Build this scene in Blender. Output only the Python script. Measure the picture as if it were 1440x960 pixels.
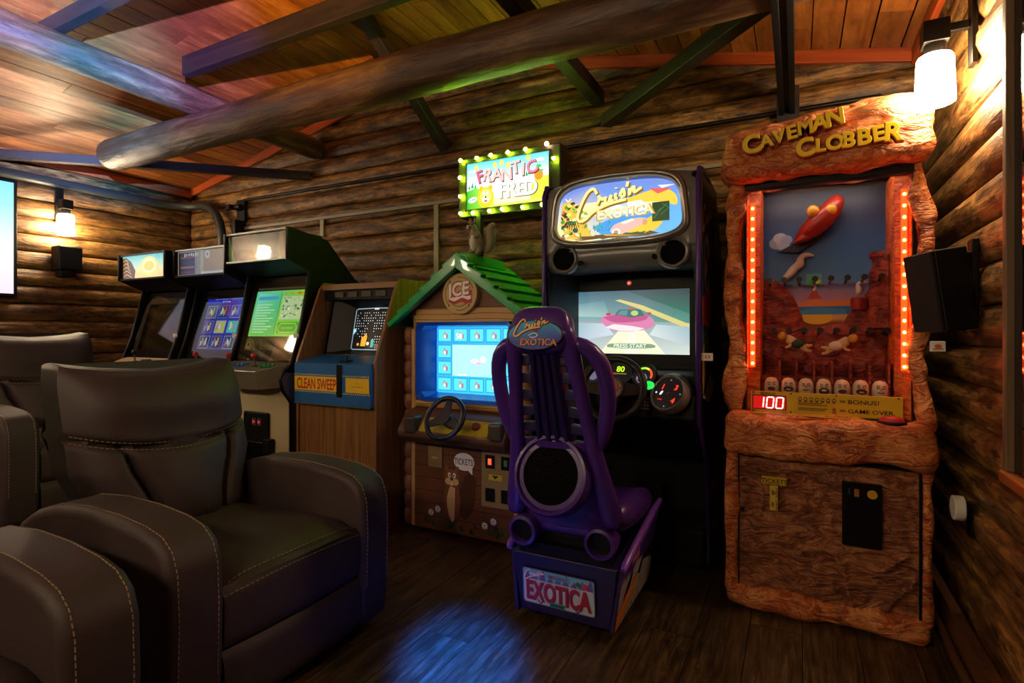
import bpy, bmesh, math, random
from mathutils import Vector, Matrix, noise, Euler
random.seed(7)
for o in list(bpy.data.objects):
    bpy.data.objects.remove(o)
scene = bpy.context.scene
C = scene.collection
PI = math.pi
# ------------------------------------------------------------------ camera, world, exposure
PSI = math.radians(27.6)                      # camera looks this far left of the back wall's normal
cam_d = bpy.data.cameras.new('camera')
cam_d.sensor_width = 36.0
cam_d.lens = 765.0 / 1440.0 * 36.0
cam_d.shift_y = -13.0 / 1440.0
cam_d.clip_start = 0.02
cam = bpy.data.objects.new('camera', cam_d)
cam.location = (0, 0, 1.2)
cam.rotation_euler = (PI / 2, 0, PSI)
C.objects.link(cam)
scene.camera = cam
scene.view_settings.view_transform = 'Standard'
scene.view_settings.look = 'None'
scene.view_settings.gamma = 1.0
scene.view_settings.use_curve_mapping = False
scene.view_settings.exposure = 0.5
w = bpy.data.worlds.new('night')
scene.world = w
w.use_nodes = True
w.node_tree.nodes['Background'].inputs[0].default_value = (0.02, 0.03, 0.06, 1)
w.node_tree.nodes['Background'].inputs[1].default_value = 0.3
# light levels of the room's lamps and of the added unseen ones
SCONCE_E = 100.0        # glowing glass shades
SCONCE_COL = (1.0, 0.77, 0.48)
TV_E = 0.95
PARTY_BLUE, PARTY_RED = 12000.0, 2500.0
# room
XL, XR, YB, YF = -5.68, 0.62, 3.55, -1.35
XM = (XL + XR) / 2
Z_EAVE, Z_RIDGE = 2.66, 3.32
LOGH = 0.145
def ceil_z(x):
    t = (x - XL) / (XM - XL) if x < XM else (XR - x) / (XR - XM)
    return Z_EAVE + (Z_RIDGE - Z_EAVE) * t

# ------------------------------------------------------------------ colour + materials
def lin(c):
    if isinstance(c, str):
        c = c.lstrip('#')
        c = [int(c[i:i + 2], 16) / 255 for i in (0, 2, 4)]
    return tuple(x / 12.92 if x <= 0.04045 else ((x + 0.055) / 1.055) ** 2.4 for x in c[:3])
MATS = {}
def newmat(name):
    m = bpy.data.materials.new(name)
    m.use_nodes = True
    nt = m.node_tree
    return m, nt, nt.nodes, nt.links, nt.nodes['Principled BSDF']
def ramp(nodes, stops):
    r = nodes.new('ShaderNodeValToRGB')
    e = r.color_ramp.elements
    while len(e) < len(stops):
        e.new(0.5)
    for el, (p, c) in zip(e, stops):
        el.position = p
        el.color = (*lin(c), 1) if not isinstance(c, float) else (c, c, c, 1)
    return r
def plain(name, col, rough=0.5, metal=0.0, var=0.0, vscale=8.0, bump=0.0, bscale=60.0, coat=0.0, spec=0.5, stretch=(1, 1, 1)):
    """plain coloured surface with a little procedural mottling and fine relief"""
    if name in MATS:
        return MATS[name]
    m, nt, N, L, B = newmat(name)
    c = lin(col)
    B.inputs['Roughness'].default_value = rough
    B.inputs['Metallic'].default_value = metal
    B.inputs['Specular IOR Level'].default_value = spec
    B.inputs['Coat Weight'].default_value = coat
    tc = N.new('ShaderNodeTexCoord')
    mp = N.new('ShaderNodeMapping'); mp.inputs['Scale'].default_value = stretch
    L.new(tc.outputs['Object'], mp.inputs['Vector'])
    nz = N.new('ShaderNodeTexNoise'); nz.inputs['Scale'].default_value = vscale; nz.inputs['Detail'].default_value = 5
    L.new(mp.outputs[0], nz.inputs['Vector'])
    mx = N.new('ShaderNodeMix'); mx.data_type = 'RGBA'
    v = max(var, 0.04)
    mx.inputs['A'].default_value = (*[x * (1 - v) for x in c], 1)
    mx.inputs['B'].default_value = (*[min(1, x * (1 + v)) for x in c], 1)
    L.new(nz.outputs['Fac'], mx.inputs['Factor'])
    L.new(mx.outputs['Result'], B.inputs['Base Color'])
    if bump > 0:
        n2 = N.new('ShaderNodeTexNoise'); n2.inputs['Scale'].default_value = bscale; n2.inputs['Detail'].default_value = 4
        L.new(mp.outputs[0], n2.inputs['Vector'])
        bp = N.new('ShaderNodeBump'); bp.inputs['Strength'].default_value = bump; bp.inputs['Distance'].default_value = 0.004
        L.new(n2.outputs['Fac'], bp.inputs['Height'])
        L.new(bp.outputs[0], B.inputs['Normal'])
    MATS[name] = m
    return m
def wood(name, stops, grain_axis='X', scale=3.0, stretch=14.0, rough=0.5, bump=0.25, fleck=0.0, objvar=0.25, bdist=0.004, wave=False):
    """wood: stretched noise along one axis, random offset and brightness for every piece"""
    if name in MATS:
        return MATS[name]
    m, nt, N, L, B = newmat(name)
    tc = N.new('ShaderNodeTexCoord'); oi = N.new('ShaderNodeObjectInfo')
    ad = N.new('ShaderNodeVectorMath'); ad.operation = 'MULTIPLY_ADD'
    cmb = N.new('ShaderNodeCombineXYZ')
    for k in range(3):
        L.new(oi.outputs['Random'], cmb.inputs[k])
    ad.inputs[1].default_value = (37.0, 53.0, 71.0)
    L.new(cmb.outputs[0], ad.inputs[0]); L.new(tc.outputs['Object'], ad.inputs[2])
    mp = N.new('ShaderNodeMapping')
    s = [scale * stretch] * 3
    s['XYZ'.index(grain_axis)] = scale
    mp.inputs['Scale'].default_value = s
    L.new(ad.outputs[0], mp.inputs['Vector'])
    nz = N.new('ShaderNodeTexNoise'); nz.inputs['Scale'].default_value = 1.0; nz.inputs['Detail'].default_value = 8; nz.inputs['Roughness'].default_value = 0.62
    nz.inputs['Distortion'].default_value = 0.6
    L.new(mp.outputs[0], nz.inputs['Vector'])
    rp = ramp(N, stops)
    L.new(nz.outputs['Fac'], rp.inputs[0])
    out = rp.outputs[0]
    if fleck > 0:       # dark scorch marks and knots with a shape of their own
        m2 = N.new('ShaderNodeMapping'); s2 = [22.0] * 3; s2['XYZ'.index(grain_axis)] = 7.0
        m2.inputs['Scale'].default_value = s2
        L.new(ad.outputs[0], m2.inputs['Vector'])
        n2 = N.new('ShaderNodeTexNoise'); n2.inputs['Scale'].default_value = 1.0; n2.inputs['Detail'].default_value = 9; n2.inputs['Roughness'].default_value = 0.75
        L.new(m2.outputs[0], n2.inputs['Vector'])
        r2 = ramp(N, [(0.40, '#ffffff'), (0.62, '#1a120c')])
        L.new(n2.outputs['Fac'], r2.inputs[0])
        mx = N.new('ShaderNodeMix'); mx.data_type = 'RGBA'; mx.blend_type = 'MULTIPLY'
        mx.inputs['Factor'].default_value = fleck
        L.new(out, mx.inputs['A']); L.new(r2.outputs[0], mx.inputs['B'])
        out = mx.outputs['Result']
    if objvar > 0:
        mr = N.new('ShaderNodeMapRange'); mr.inputs['To Min'].default_value = 1 - objvar; mr.inputs['To Max'].default_value = 1 + objvar
        L.new(oi.outputs['Random'], mr.inputs['Value'])
        vm = N.new('ShaderNodeVectorMath'); vm.operation = 'SCALE'
        L.new(out, vm.inputs[0]); L.new(mr.outputs[0], vm.inputs['Scale'])
        out = vm.outputs[0]
    L.new(out, B.inputs['Base Color'])
    B.inputs['Roughness'].default_value = rough
    bp = N.new('ShaderNodeBump'); bp.inputs['Strength'].default_value = bump; bp.inputs['Distance'].default_value = bdist
    L.new(nz.outputs['Fac'], bp.inputs['Height'])
    L.new(bp.outputs[0], B.inputs['Normal'])
    MATS[name] = m
    return m
def lit_print(strength, gloss=0.25):
    """backlit print or screen picture: the picture's own colours give off light"""
    name = 'backlit_print_%g' % strength
    if name in MATS:
        return MATS[name]
    m, nt, N, L, B = newmat(name)
    a = N.new('ShaderNodeAttribute'); a.attribute_name = 'Col'
    B.inputs['Base Color'].default_value = (0.01, 0.01, 0.01, 1)
    B.inputs['Roughness'].default_value = gloss
    L.new(a.outputs['Color'], B.inputs['Emission Color'])
    B.inputs['Emission Strength'].default_value = strength
    MATS[name] = m
    return m
def flat_print(name='flat_print', rough=0.45):
    if name in MATS:
        return MATS[name]
    m, nt, N, L, B = newmat(name)
    a = N.new('ShaderNodeAttribute'); a.attribute_name = 'Col'
    L.new(a.outputs['Color'], B.inputs['Base Color'])
    B.inputs['Roughness'].default_value = rough
    MATS[name] = m
    return m
def glow(name, col, strength):
    if name in MATS:
        return MATS[name]
    m, nt, N, L, B = newmat(name)
    B.inputs['Base Color'].default_value = (*lin(col), 1)
    B.inputs['Emission Color'].default_value = (*lin(col), 1)
    B.inputs['Emission Strength'].default_value = strength
    MATS[name] = m
    return m
def pane_glass(name='clear_pane', tint=(1, 1, 1), refl=0.10):
    """thin clear pane: mostly transparent with a mirror-like sheen"""
    if name in MATS:
        return MATS[name]
    m, nt, N, L, B = newmat(name)
    N.remove(B)
    t = N.new('ShaderNodeBsdfTransparent'); t.inputs[0].default_value = (*tint, 1)
    g = N.new('ShaderNodeBsdfGlossy'); g.inputs['Roughness'].default_value = 0.04
    mx = N.new('ShaderNodeMixShader')
    lw = N.new('ShaderNodeLayerWeight'); lw.inputs[0].default_value = 0.5
    pw = N.new('ShaderNodeMath'); pw.operation = 'POWER'; pw.inputs[1].default_value = 3.5
    ad = N.new('ShaderNodeMath'); ad.operation = 'MULTIPLY_ADD'; ad.inputs[1].default_value = 0.5; ad.inputs[2].default_value = refl * 0.12
    L.new(lw.outputs['Facing'], pw.inputs[0]); L.new(pw.outputs[0], ad.inputs[0]); L.new(ad.outputs[0], mx.inputs[0])
    L.new(t.outputs[0], mx.inputs[1]); L.new(g.outputs[0], mx.inputs[2])
    L.new(mx.outputs[0], N['Material Output'].inputs['Surface'])
    MATS[name] = m
    return m

# ------------------------------------------------------------------ mesh building
class MB:
    def __init__(s):
        s.v = []; s.f = []; s.c = []
    def add(s, vs, fs, col=None):
        n = len(s.v)
        s.v += [tuple(p) for p in vs]
        s.f += [tuple(i + n for i in f) for f in fs]
        s.c += [col] * len(fs)
        return s
    def box(s, x0, x1, y0, y1, z0, z1, M=None):
        vs = [Vector((x, y, z)) for z in (z0, z1) for y in (y0, y1) for x in (x0, x1)]
        if M is not None:
            vs = [M @ p for p in vs]
        return s.add(vs, [(0, 2, 3, 1), (4, 5, 7, 6), (0, 1, 5, 4), (2, 6, 7, 3), (0, 4, 6, 2), (1, 3, 7, 5)])
    def prism(s, poly, axis, a, b):
        """polygon in the two other axes (cyclic order) pushed from a to b along axis"""
        def P(p, t):
            return {'x': (t, p[0], p[1]), 'y': (p[0], t, p[1]), 'z': (p[0], p[1], t)}[axis]
        n = len(poly)
        vs = [P(p, a) for p in poly] + [P(p, b) for p in poly]
        fs = [tuple(range(n))[::-1], tuple(range(n, 2 * n))] + [(i, (i + 1) % n, n + (i + 1) % n, n + i) for i in range(n)]
        return s.add(vs, fs)
    def cyl(s, p0, p1, r0, r1=None, n=16, caps=True):
        r1 = r0 if r1 is None else r1
        p0, p1 = Vector(p0), Vector(p1)
        d = (p1 - p0).normalized()
        u = d.orthogonal().normalized(); w_ = d.cross(u)
        vs = []
        for p, r in ((p0, r0), (p1, r1)):
            vs += [p + (u * math.cos(2 * PI * k / n) + w_ * math.sin(2 * PI * k / n)) * r for k in range(n)]
        fs = [(k, (k + 1) % n, n + (k + 1) % n, n + k) for k in range(n)]
        if caps:
            fs += [tuple(range(n))[::-1], tuple(range(n, 2 * n))]
        return s.add(vs, fs)
    def tube(s, pts, r, n=8, closed=False):
        pts = [Vector(p) for p in pts]
        m = len(pts)
        rs = r if isinstance(r, (list, tuple)) else [r] * m
        up = None; vs = []
        for i, p in enumerate(pts):
            if closed:
                t = (pts[(i + 1) % m] - pts[i - 1]).normalized()
            else:
                t = (pts[min(i + 1, m - 1)] - pts[max(i - 1, 0)]).normalized()
            if up is None:
                up = t.orthogonal().normalized()
            up = (up - t * up.dot(t)).normalized()
            w_ = t.cross(up)
            vs += [p + (up * math.cos(2 * PI * k / n) + w_ * math.sin(2 * PI * k / n)) * rs[i] for k in range(n)]
        fs = []
        for i in range(m if closed else m - 1):
            j = (i + 1) % m
            fs += [(i * n + k, i * n + (k + 1) % n, j * n + (k + 1) % n, j * n + k) for k in range(n)]
        if not closed:
            fs += [tuple(range(n))[::-1], tuple(range((m - 1) * n, m * n))]
        return s.add(vs, fs)
    def lathe(s, prof, o=(0, 0, 0), axis='z', n=24, M=None):
        """profile of (radius, height) turned round an axis through o"""
        o = Vector(o); vs = []
        for r, h in prof:
            for k in range(n):
                a = 2 * PI * k / n
                p = {'z': Vector((r * math.cos(a), r * math.sin(a), h)), 'y': Vector((r * math.sin(a), h, r * math.cos(a))),
                     'x': Vector((h, r * math.cos(a), r * math.sin(a)))}[axis]
                if M is not None:
                    p = M @ p
                vs.append(o + p)
        m = len(prof)
        fs = [(i * n + k, i * n + (k + 1) % n, (i + 1) * n + (k + 1) % n, (i + 1) * n + k) for i in range(m - 1) for k in range(n)]
        fs += [tuple(range(n))[::-1], tuple(range((m - 1) * n, m * n))]
        return s.add(vs, fs)
    def ball(s, c, r, nu=12, nv=8):
        r = r if isinstance(r, (tuple, list)) else (r, r, r)
        vs = [(c[0], c[1], c[2] - r[2])]
        for j in range(1, nv):
            a = -PI / 2 + PI * j / nv
            vs += [(c[0] + r[0] * math.cos(a) * math.cos(2 * PI * k / nu), c[1] + r[1] * math.cos(a) * math.sin(2 * PI * k / nu), c[2] + r[2] * math.sin(a)) for k in range(nu)]
        vs.append((c[0], c[1], c[2] + r[2]))
        top = len(vs) - 1
        fs = [(0, 1 + (k + 1) % nu, 1 + k) for k in range(nu)]
        for j in range(nv - 2):
            fs += [(1 + j * nu + k, 1 + j * nu + (k + 1) % nu, 1 + (j + 1) * nu + (k + 1) % nu, 1 + (j + 1) * nu + k) for k in range(nu)]
        fs += [(top, 1 + (nv - 2) * nu + k, 1 + (nv - 2) * nu + (k + 1) % nu) for k in range(nu)]
        return s.add(vs, fs)
    def grid(s, fn, nu, nv):
        vs = [fn(i / nu, j / nv) for j in range(nv + 1) for i in range(nu + 1)]
        W = nu + 1
        return s.add(vs, [(j * W + i, j * W + i + 1, (j + 1) * W + i + 1, (j + 1) * W + i) for j in range(nv) for i in range(nu)])
    def mesh(s, name, smooth=False):
        me = bpy.data.meshes.new(name)
        me.from_pydata(s.v, [], s.f)
        if any(c is not None for c in s.c):
            at = me.color_attributes.new('Col', 'FLOAT_COLOR', 'CORNER')
            for p, c in zip(me.polygons, s.c):
                if c is None:
                    c = (0, 0, 0)
                for k, li in enumerate(p.loop_indices):
                    cc = c[k % len(c)] if isinstance(c[0], (tuple, list)) else c
                    at.data[li].color = (*cc, 1)
        if smooth:
            me.polygons.foreach_set('use_smooth', [True] * len(me.polygons))
        me.validate()
        return me
def smooth_by_angle(me, deg=38):
    bm = bmesh.new(); bm.from_mesh(me)
    bmesh.ops.recalc_face_normals(bm, faces=bm.faces)
    for e in bm.edges:
        e.smooth = not (len(e.link_faces) == 2 and e.calc_face_angle(0) > math.radians(deg))
    for f in bm.faces:
        f.smooth = True
    bm.to_mesh(me); bm.free()
def obj(name, mb, mat, parent=None, bevel=0.0, seg=2, smooth=False, sub=0, ang=None, loc=None):
    me = mb.mesh(name, smooth) if isinstance(mb, MB) else mb
    if ang:
        smooth_by_angle(me, ang)
    o = bpy.data.objects.new(name, me)
    C.objects.link(o)
    if mat is not None and not me.materials:
        me.materials.append(mat)
    if parent is not None:
        o.parent = parent
    if loc is not None:
        o.location = loc
    if bevel > 0:
        b = o.modifiers.new('bevel', 'BEVEL'); b.width = bevel; b.segments = seg; b.limit_method = 'ANGLE'; b.angle_limit = math.radians(35)
        b.harden_normals = False
        me.polygons.foreach_set('use_smooth', [True] * len(me.polygons))
        wn = o.modifiers.new('wn', 'WEIGHTED_NORMAL'); wn.keep_sharp = True
    if sub > 0:
        s_ = o.modifiers.new('sub', 'SUBSURF'); s_.levels = sub; s_.render_levels = sub
        me.polygons.foreach_set('use_smooth', [True] * len(me.polygons))
    return o
def empty(name, loc=(0, 0, 0), rz=0.0):
    o = bpy.data.objects.new(name, None)
    o.empty_display_size = 0.1
    o.location = loc
    o.rotation_euler = (0, 0, rz)
    C.objects.link(o)
    return o
def tag(o, label=None, cat=None, group=None, kind=None):
    if label: o['label'] = label
    if cat: o['category'] = cat
    if group: o['group'] = group
    if kind: o['kind'] = kind
    return o
def thing(name, label, cat, loc=(0, 0, 0), rz=0.0, group=None):
    return tag(empty(name, loc, rz), label, cat, group)
def copy_tree(o, parent=None):
    c = o.copy()
    C.objects.link(c)
    c.parent = parent
    for ch in o.children:
        copy_tree(ch, c)
    return c

# ------------------------------------------------------------------ text and flat artwork
_TXT = {}
def text_poly(s, bold=0.0, shear=0.0, spacing=1.0, extrude=0.0, bev=0.0):
    """letters as (verts, faces), cap height about 1, left aligned on x, z=0 plane"""
    key = (s, bold, shear, spacing, extrude, bev)
    if key in _TXT:
        return _TXT[key]
    cu = bpy.data.curves.new('txt', 'FONT')
    cu.body = s; cu.size = 1.4; cu.offset = bold; cu.shear = shear; cu.space_character = spacing
    cu.extrude = extrude; cu.bevel_depth = bev; cu.resolution_u = 4
    cu.fill_mode = 'FRONT' if extrude == 0 else 'BOTH'
    ob = bpy.data.objects.new('txt', cu)
    C.objects.link(ob)
    bpy.context.view_layer.update()
    me = bpy.data.meshes.new_from_object(ob.evaluated_get(bpy.context.evaluated_depsgraph_get()))
    vs = [tuple(v.co) for v in me.vertices]
    fs = [tuple(p.vertices) for p in me.polygons]
    bpy.data.objects.remove(ob); bpy.data.curves.remove(cu); bpy.data.meshes.remove(me)
    if not vs:
        vs, fs = [(0, 0, 0)], []
    _TXT[key] = (vs, fs)
    return _TXT[key]
class Art:
    """flat print made of layered coloured polygons in panel units"""
    def __init__(s):
        s.items = []
    def poly(s, pts, col):
        c = [lin(x) for x in col] if isinstance(col, list) else lin(col)
        s.items.append((list(pts), [tuple(range(len(pts)))], c)); return s
    def rect(s, x0, y0, x1, y1, col):
        return s.poly([(x0, y0), (x1, y0), (x1, y1), (x0, y1)], col)
    def ell(s, x, y, rx, ry=None, col='#ffffff', n=24, rot=0.0, a0=0, a1=2 * PI):
        ry = rx if ry is None else ry
        cr, sr = math.cos(rot), math.sin(rot)
        pts = []
        m = n if abs(a1 - a0 - 2 * PI) < 1e-6 else n + 1
        for k in range(m):
            a = a0 + (a1 - a0) * k / n
            px, py = rx * math.cos(a), ry * math.sin(a)
            pts.append((x + px * cr - py * sr, y + px * sr + py * cr))
        return s.poly(pts, col)
    def line(s, pts, wd, col, closed=False):
        """thick line as one strip"""
        P = [Vector((p[0], p[1])) for p in pts]
        n = len(P); Lf = []; Rt = []
        for i in range(n):
            if closed:
                t = P[(i + 1) % n] - P[i - 1]
            else:
                t = P[min(i + 1, n - 1)] - P[max(i - 1, 0)]
            t = t.normalized() if t.length > 1e-9 else Vector((1, 0))
            nn = Vector((-t.y, t.x)) * ((wd[i] if isinstance(wd, (list, tuple)) else wd) / 2)
            Lf.append(tuple(P[i] + nn)); Rt.append(tuple(P[i] - nn))
        fs = [(n + i, n + (i + 1) % n, (i + 1) % n, i) for i in range(n if closed else n - 1)]
        s.items.append((Lf + Rt, fs, lin(col))); return s
    def ring(s, x, y, r, wd, col, ry=None, n=28):
        ry = r if ry is None else ry
        return s.line([(x + r * math.cos(2 * PI * k / n), y + ry * math.sin(2 * PI * k / n)) for k in range(n)], wd, col, closed=True)
    def text(s, t, x, y, h, col, bold=0.0, shear=0.0, wide=1.0, rot=0.0, align='c', spacing=1.0, arc=0.0):
        vs, fs = text_poly(t, bold, shear, spacing)
        xs = [v[0] for v in vs]
        x0, x1 = min(xs), max(xs)
        off = {'c': (x0 + x1) / 2, 'l': x0, 'r': x1}[align]
        cr, sr = math.cos(rot), math.sin(rot)
        pts = []
        for v in vs:
            px, py = (v[0] - off) * h * wide, (v[1] - 0.5) * h
            py += arc * px * px
            pts.append((x + px * cr - py * sr, y + px * sr + py * cr))
        s.items.append((pts, fs, lin(col))); return s
    def scrib(s, x, y, w, h, col, n=6, rot=0.0):
        """a line of print too small to read: a row of uneven marks centred on x, y"""
        cr, sr = math.cos(rot), math.sin(rot)
        for k in range(n):
            q = (k * 7 + 3) % 5
            a0, a1 = -w / 2 + w * (k + .1) / n, -w / 2 + w * (k + .62 + .06 * q) / n
            b0, b1 = -h / 2 * (1 if q % 2 else .6), h / 2 * (.55 + .1 * q)
            s.poly([(x + u * cr - v * sr, y + u * sr + v * cr) for u, v in ((a0, b0), (a1, b0), (a1, b1), (a0, b1))], col)
        return s
    def build(s, name, parent, O, U, V, mat, layer=0.0006, base=0.0):
        O, U, V = Vector(O), Vector(U), Vector(V)
        Nn = U.cross(V).normalized()
        mb = MB()
        layer = min(layer, .006 / max(1, len(s.items)))
        for k, (pts, fs, c) in enumerate(s.items):
            o2 = O + Nn * (base + layer * k)
            mb.add([o2 + U * p[0] + V * p[1] for p in pts], fs, c)
        return obj(name, mb, mat, parent)
def grad_rect(art, x0, y0, x1, y1, stops):
    """vertical colour steps of a printed picture, stops = [(t, colour)]"""
    for (t0, c0), (t1, c1) in zip(stops[:-1], stops[1:]):
        ya, yb = y0 + (y1 - y0) * t0, y0 + (y1 - y0) * t1
        art.poly([(x0, ya), (x1, ya), (x1, yb), (x0, yb)], [c0, c0, c1, c1])
def curve(pts, n=8):
    """Catmull-Rom through 2-D points"""
    out = []
    P = [pts[0]] + list(pts) + [pts[-1]]
    for i in range(1, len(P) - 2):
        p0, p1, p2, p3 = [Vector((q[0], q[1])) for q in P[i - 1:i + 3]]
        for k in range(n):
            t = k / n
            out.append(tuple(0.5 * ((2 * p1) + (p2 - p0) * t + (2 * p0 - 5 * p1 + 4 * p2 - p3) * t * t + (3 * p1 - p0 - 3 * p2 + p3) * t ** 3)))
    out.append(tuple(pts[-1]))
    return out
# ------------------------------------------------------------------ room shell
M_log = wood('log_siding', [(0.25, '#402812'), (0.45, '#7c5428'), (0.6, '#ac7c40'), (0.78, '#e0b26e')], 'X', 2.2, 9.0, 0.46, 0.8, fleck=0.92, objvar=0.16, bdist=0.02)
M_logback = plain('log_gap_dark', '#20150d', 0.9)
M_ceil = wood('ceiling_board', [(0.25, '#6e3414'), (0.5, '#a05a24'), (0.75, '#c47e3a')], 'Y', 1.3, 11.0, 0.45, 0.15, fleck=0.35, objvar=0.36)
M_trim = wood('red_cedar_trim', [(0.3, '#8a3212'), (0.6, '#b5501f'), (0.8, '#c9662c')], 'X', 2.0, 14.0, 0.45, 0.15, objvar=0.12)
M_beamlog = wood('peeled_log', [(0.25, '#2c1b10'), (0.5, '#5c3f28'), (0.75, '#94704a')], 'X', 1.6, 8.0, 0.40, 0.9, fleck=0.5, objvar=0.1, bdist=0.02)
M_dark = wood('dark_stained_beam', [(0.3, '#170f0a'), (0.7, '#33231a')], 'X', 2.0, 12.0, 0.55, 0.3, objvar=0.15)
M_floor = wood('worn_floor_plank', [(0.2, '#1d1510'), (0.45, '#43331f'), (0.6, '#5d482e'), (0.8, '#7a6344')], 'Y', 4.0, 14.0, 0.33, 0.35, fleck=0.6, objvar=0.22, bdist=0.006)
M_black = plain('matte_black', '#070708', 0.5, bump=0.05, spec=.25)
M_blackgloss = plain('gloss_black', '#08080a', 0.22)
M_bronze = plain('dark_bronze', '#1c1712', 0.4, 0.6)
M_white = plain('white_plastic', '#d8d4c8', 0.4)
M_chrome = plain('chrome', '#c8c8c8', 0.18, 1.0)
M_steel = plain('brushed_steel', '#8a8985', 0.38, 0.9)

def log_mesh(name, length, h, depth, seed, nx=None):
    """one half-round log: x along the wall, -y out of the wall, hand-hewn and slightly wavy"""
    nx = nx or max(16, int(length / 0.11))
    prof = [(0.0, 0.012), (0.006, 0.022), (0.05, 0.030), (0.2, 0.041), (0.42, 0.048), (0.66, 0.046), (0.86, 0.037), (0.955, 0.026), (0.99, 0.014), (1.0, 0.004)]
    vs = []; n = len(prof)
    for i in range(nx + 1):
        x = length * (i / nx - 0.5)
        a = noise.noise(Vector((x * 1.3, seed * 7.7, 0))) * 0.007
        b = noise.noise(Vector((x * 1.9, seed * 3.1, 5))) * 0.006
        e = noise.noise(Vector((x * 1.1, seed * 5.3, 9))) * 0.006
        for t, d in prof:
            k = math.sin(PI * t)
            z = (t - 0.5) * h + a * (1 - k) * 0.7
            dd = d * depth / 0.048 + k * (b + 0.006 * noise.noise(Vector((x * 6, t * 4, seed)))) 
            vs.append((x, -dd, z + e * 0.25))
        vs.append((x, 0.0, h / 2)); vs.append((x, 0.0, -h / 2))
    W = n + 2
    fs = []
    for i in range(nx):
        for k in range(W):
            k2 = (k + 1) % W
            fs.append((i * W + k, (i + 1) * W + k, (i + 1) * W + k2, i * W + k2))
    fs += [tuple(range(W)), tuple(range(nx * W, nx * W + W))[::-1]]
    me = bpy.data.meshes.new(name)
    me.from_pydata(vs, [], fs)
    bm = bmesh.new(); bm.from_mesh(me); bmesh.ops.recalc_face_normals(bm, faces=bm.faces)
    for f in bm.faces: f.smooth = len(f.verts) == 4
    bm.to_mesh(me); bm.free()
    me.materials.append(M_log)
    return me
def struct(name, mb, mat, **k):
    o = obj(name, mb, mat, **k)
    o['kind'] = 'structure'
    return o
# wall cores (a board behind the logs); the back wall is a gable
gable = [(XL - .1, 0), (XR + .1, 0), (XR + .1, Z_EAVE + .05), (XM, Z_RIDGE + .08), (XL - .1, Z_EAVE + .05)]
wall_back = struct('wall_back', MB().prism(gable, 'y', YB, YB + .1), M_logback)
wall_front = struct('wall_front', MB().prism(gable, 'y', YF - .1, YF), plain('front_wall_paint', '#3a2a1c', 0.8))
wall_left = struct('wall_left', MB().box(XL - .1, XL, YF, YB, 0, Z_EAVE), M_logback)
# right wall with a window opening
WY0, WY1, WZ0, WZ1 = 0.75, 2.12, 0.79, 2.25
mb = MB()
mb.box(XR, XR + .1, WY1, YB, 0, Z_EAVE); mb.box(XR, XR + .1, YF, WY0, 0, Z_EAVE)
mb.box(XR, XR + .1, WY0, WY1, 0, WZ0); mb.box(XR, XR + .1, WY0, WY1, WZ1, Z_EAVE)
wall_right = struct('wall_right', mb, M_logback)
LOGD = 0.05
bm_back = [log_mesh('log', XR - XL, LOGH, LOGD, 11 + k) for k in range(4)]
bm_side = [log_mesh('log', YB - YF, LOGH, LOGD, 31 + k) for k in range(3)]
z = -0.01 + LOGH / 2
rows = []
while z < Z_RIDGE + .1:
    rows.append(z); z += LOGH
for i, z in enumerate(rows):
    if z > Z_EAVE - .02:      # gable logs get shorter under the roof slopes
        top = min(z + LOGH * .5, Z_RIDGE)
        hw = (XR - XL) / 2 * (1 - max(0, z - LOGH * .3 - Z_EAVE) / (Z_RIDGE - Z_EAVE))
        if hw < .15: continue
        me = log_mesh('log', hw * 2, LOGH, LOGD, 60 + i)
        o = obj('log', me, None, wall_back, loc=(XM, YB, z))
    else:
        o = obj('log', bm_back[i % 4], None, wall_back, loc=(XM, YB, z))
        if i % 2: o.rotation_euler = (0, 0, 0)
for i, z in enumerate(rows):
    if z > Z_EAVE + .02: break
    o = obj('log', bm_side[i % 3], None, wall_left, loc=(XL, (YB + YF) / 2, z)); o.rotation_euler = (0, 0, PI / 2)
    if WZ0 - LOGH * .55 < z < WZ1 + LOGH * .4:
        L1 = YB - WY1
        o = obj('log', log_mesh('log', L1, LOGH, LOGD, 90 + i), None, wall_right, loc=(XR, WY1 + L1 / 2, z)); o.rotation_euler = (0, 0, -PI / 2)
        L2 = WY0 - YF
        o = obj('log', log_mesh('log', L2, LOGH, LOGD, 120 + i, nx=14), None, wall_right, loc=(XR, YF + L2 / 2, z)); o.rotation_euler = (0, 0, -PI / 2)
    else:
        o = obj('log', bm_side[(i + 1) % 3], None, wall_right, loc=(XR, (YB + YF) / 2, z)); o.rotation_euler = (0, 0, -PI / 2)
# window: timber frame, mullion-free dark pane, orange stained sill
M_frame = wood('window_timber', [(0.3, '#4d3a28'), (0.7, '#7b6046')], 'Z', 2.5, 12, 0.5, 0.25)
win = tag(empty('window_1', (XR, (WY0 + WY1) / 2, WZ0)), kind='structure')
hy, hz = (WY1 - WY0) / 2, WZ1 - WZ0
f = 0.032
for nm, y0, y1, z0, z1 in (('window_jamb', hy - f, hy, 0, hz), ('window_jamb', -hy, -hy + f, 0, hz), ('window_head', -hy, hy, hz - f, hz)):
    obj(nm, MB().box(-.075, .06, y0, y1, z0, z1), M_frame, win, bevel=.003)
obj('window_sill', MB().box(-.085, .06, -hy - .0, hy + .0, -.035, 0.0), wood('sill_orange', [(0.3, '#8a4318'), (0.7, '#b8652a')], 'Y', 2, 10, 0.4, 0.2), win, bevel=.006)
obj('window_pane', MB().box(-.056, -.050, -hy + f, hy - f, 0, hz - f), plain('night_pane', '#04070d', 0.08), win)
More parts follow.
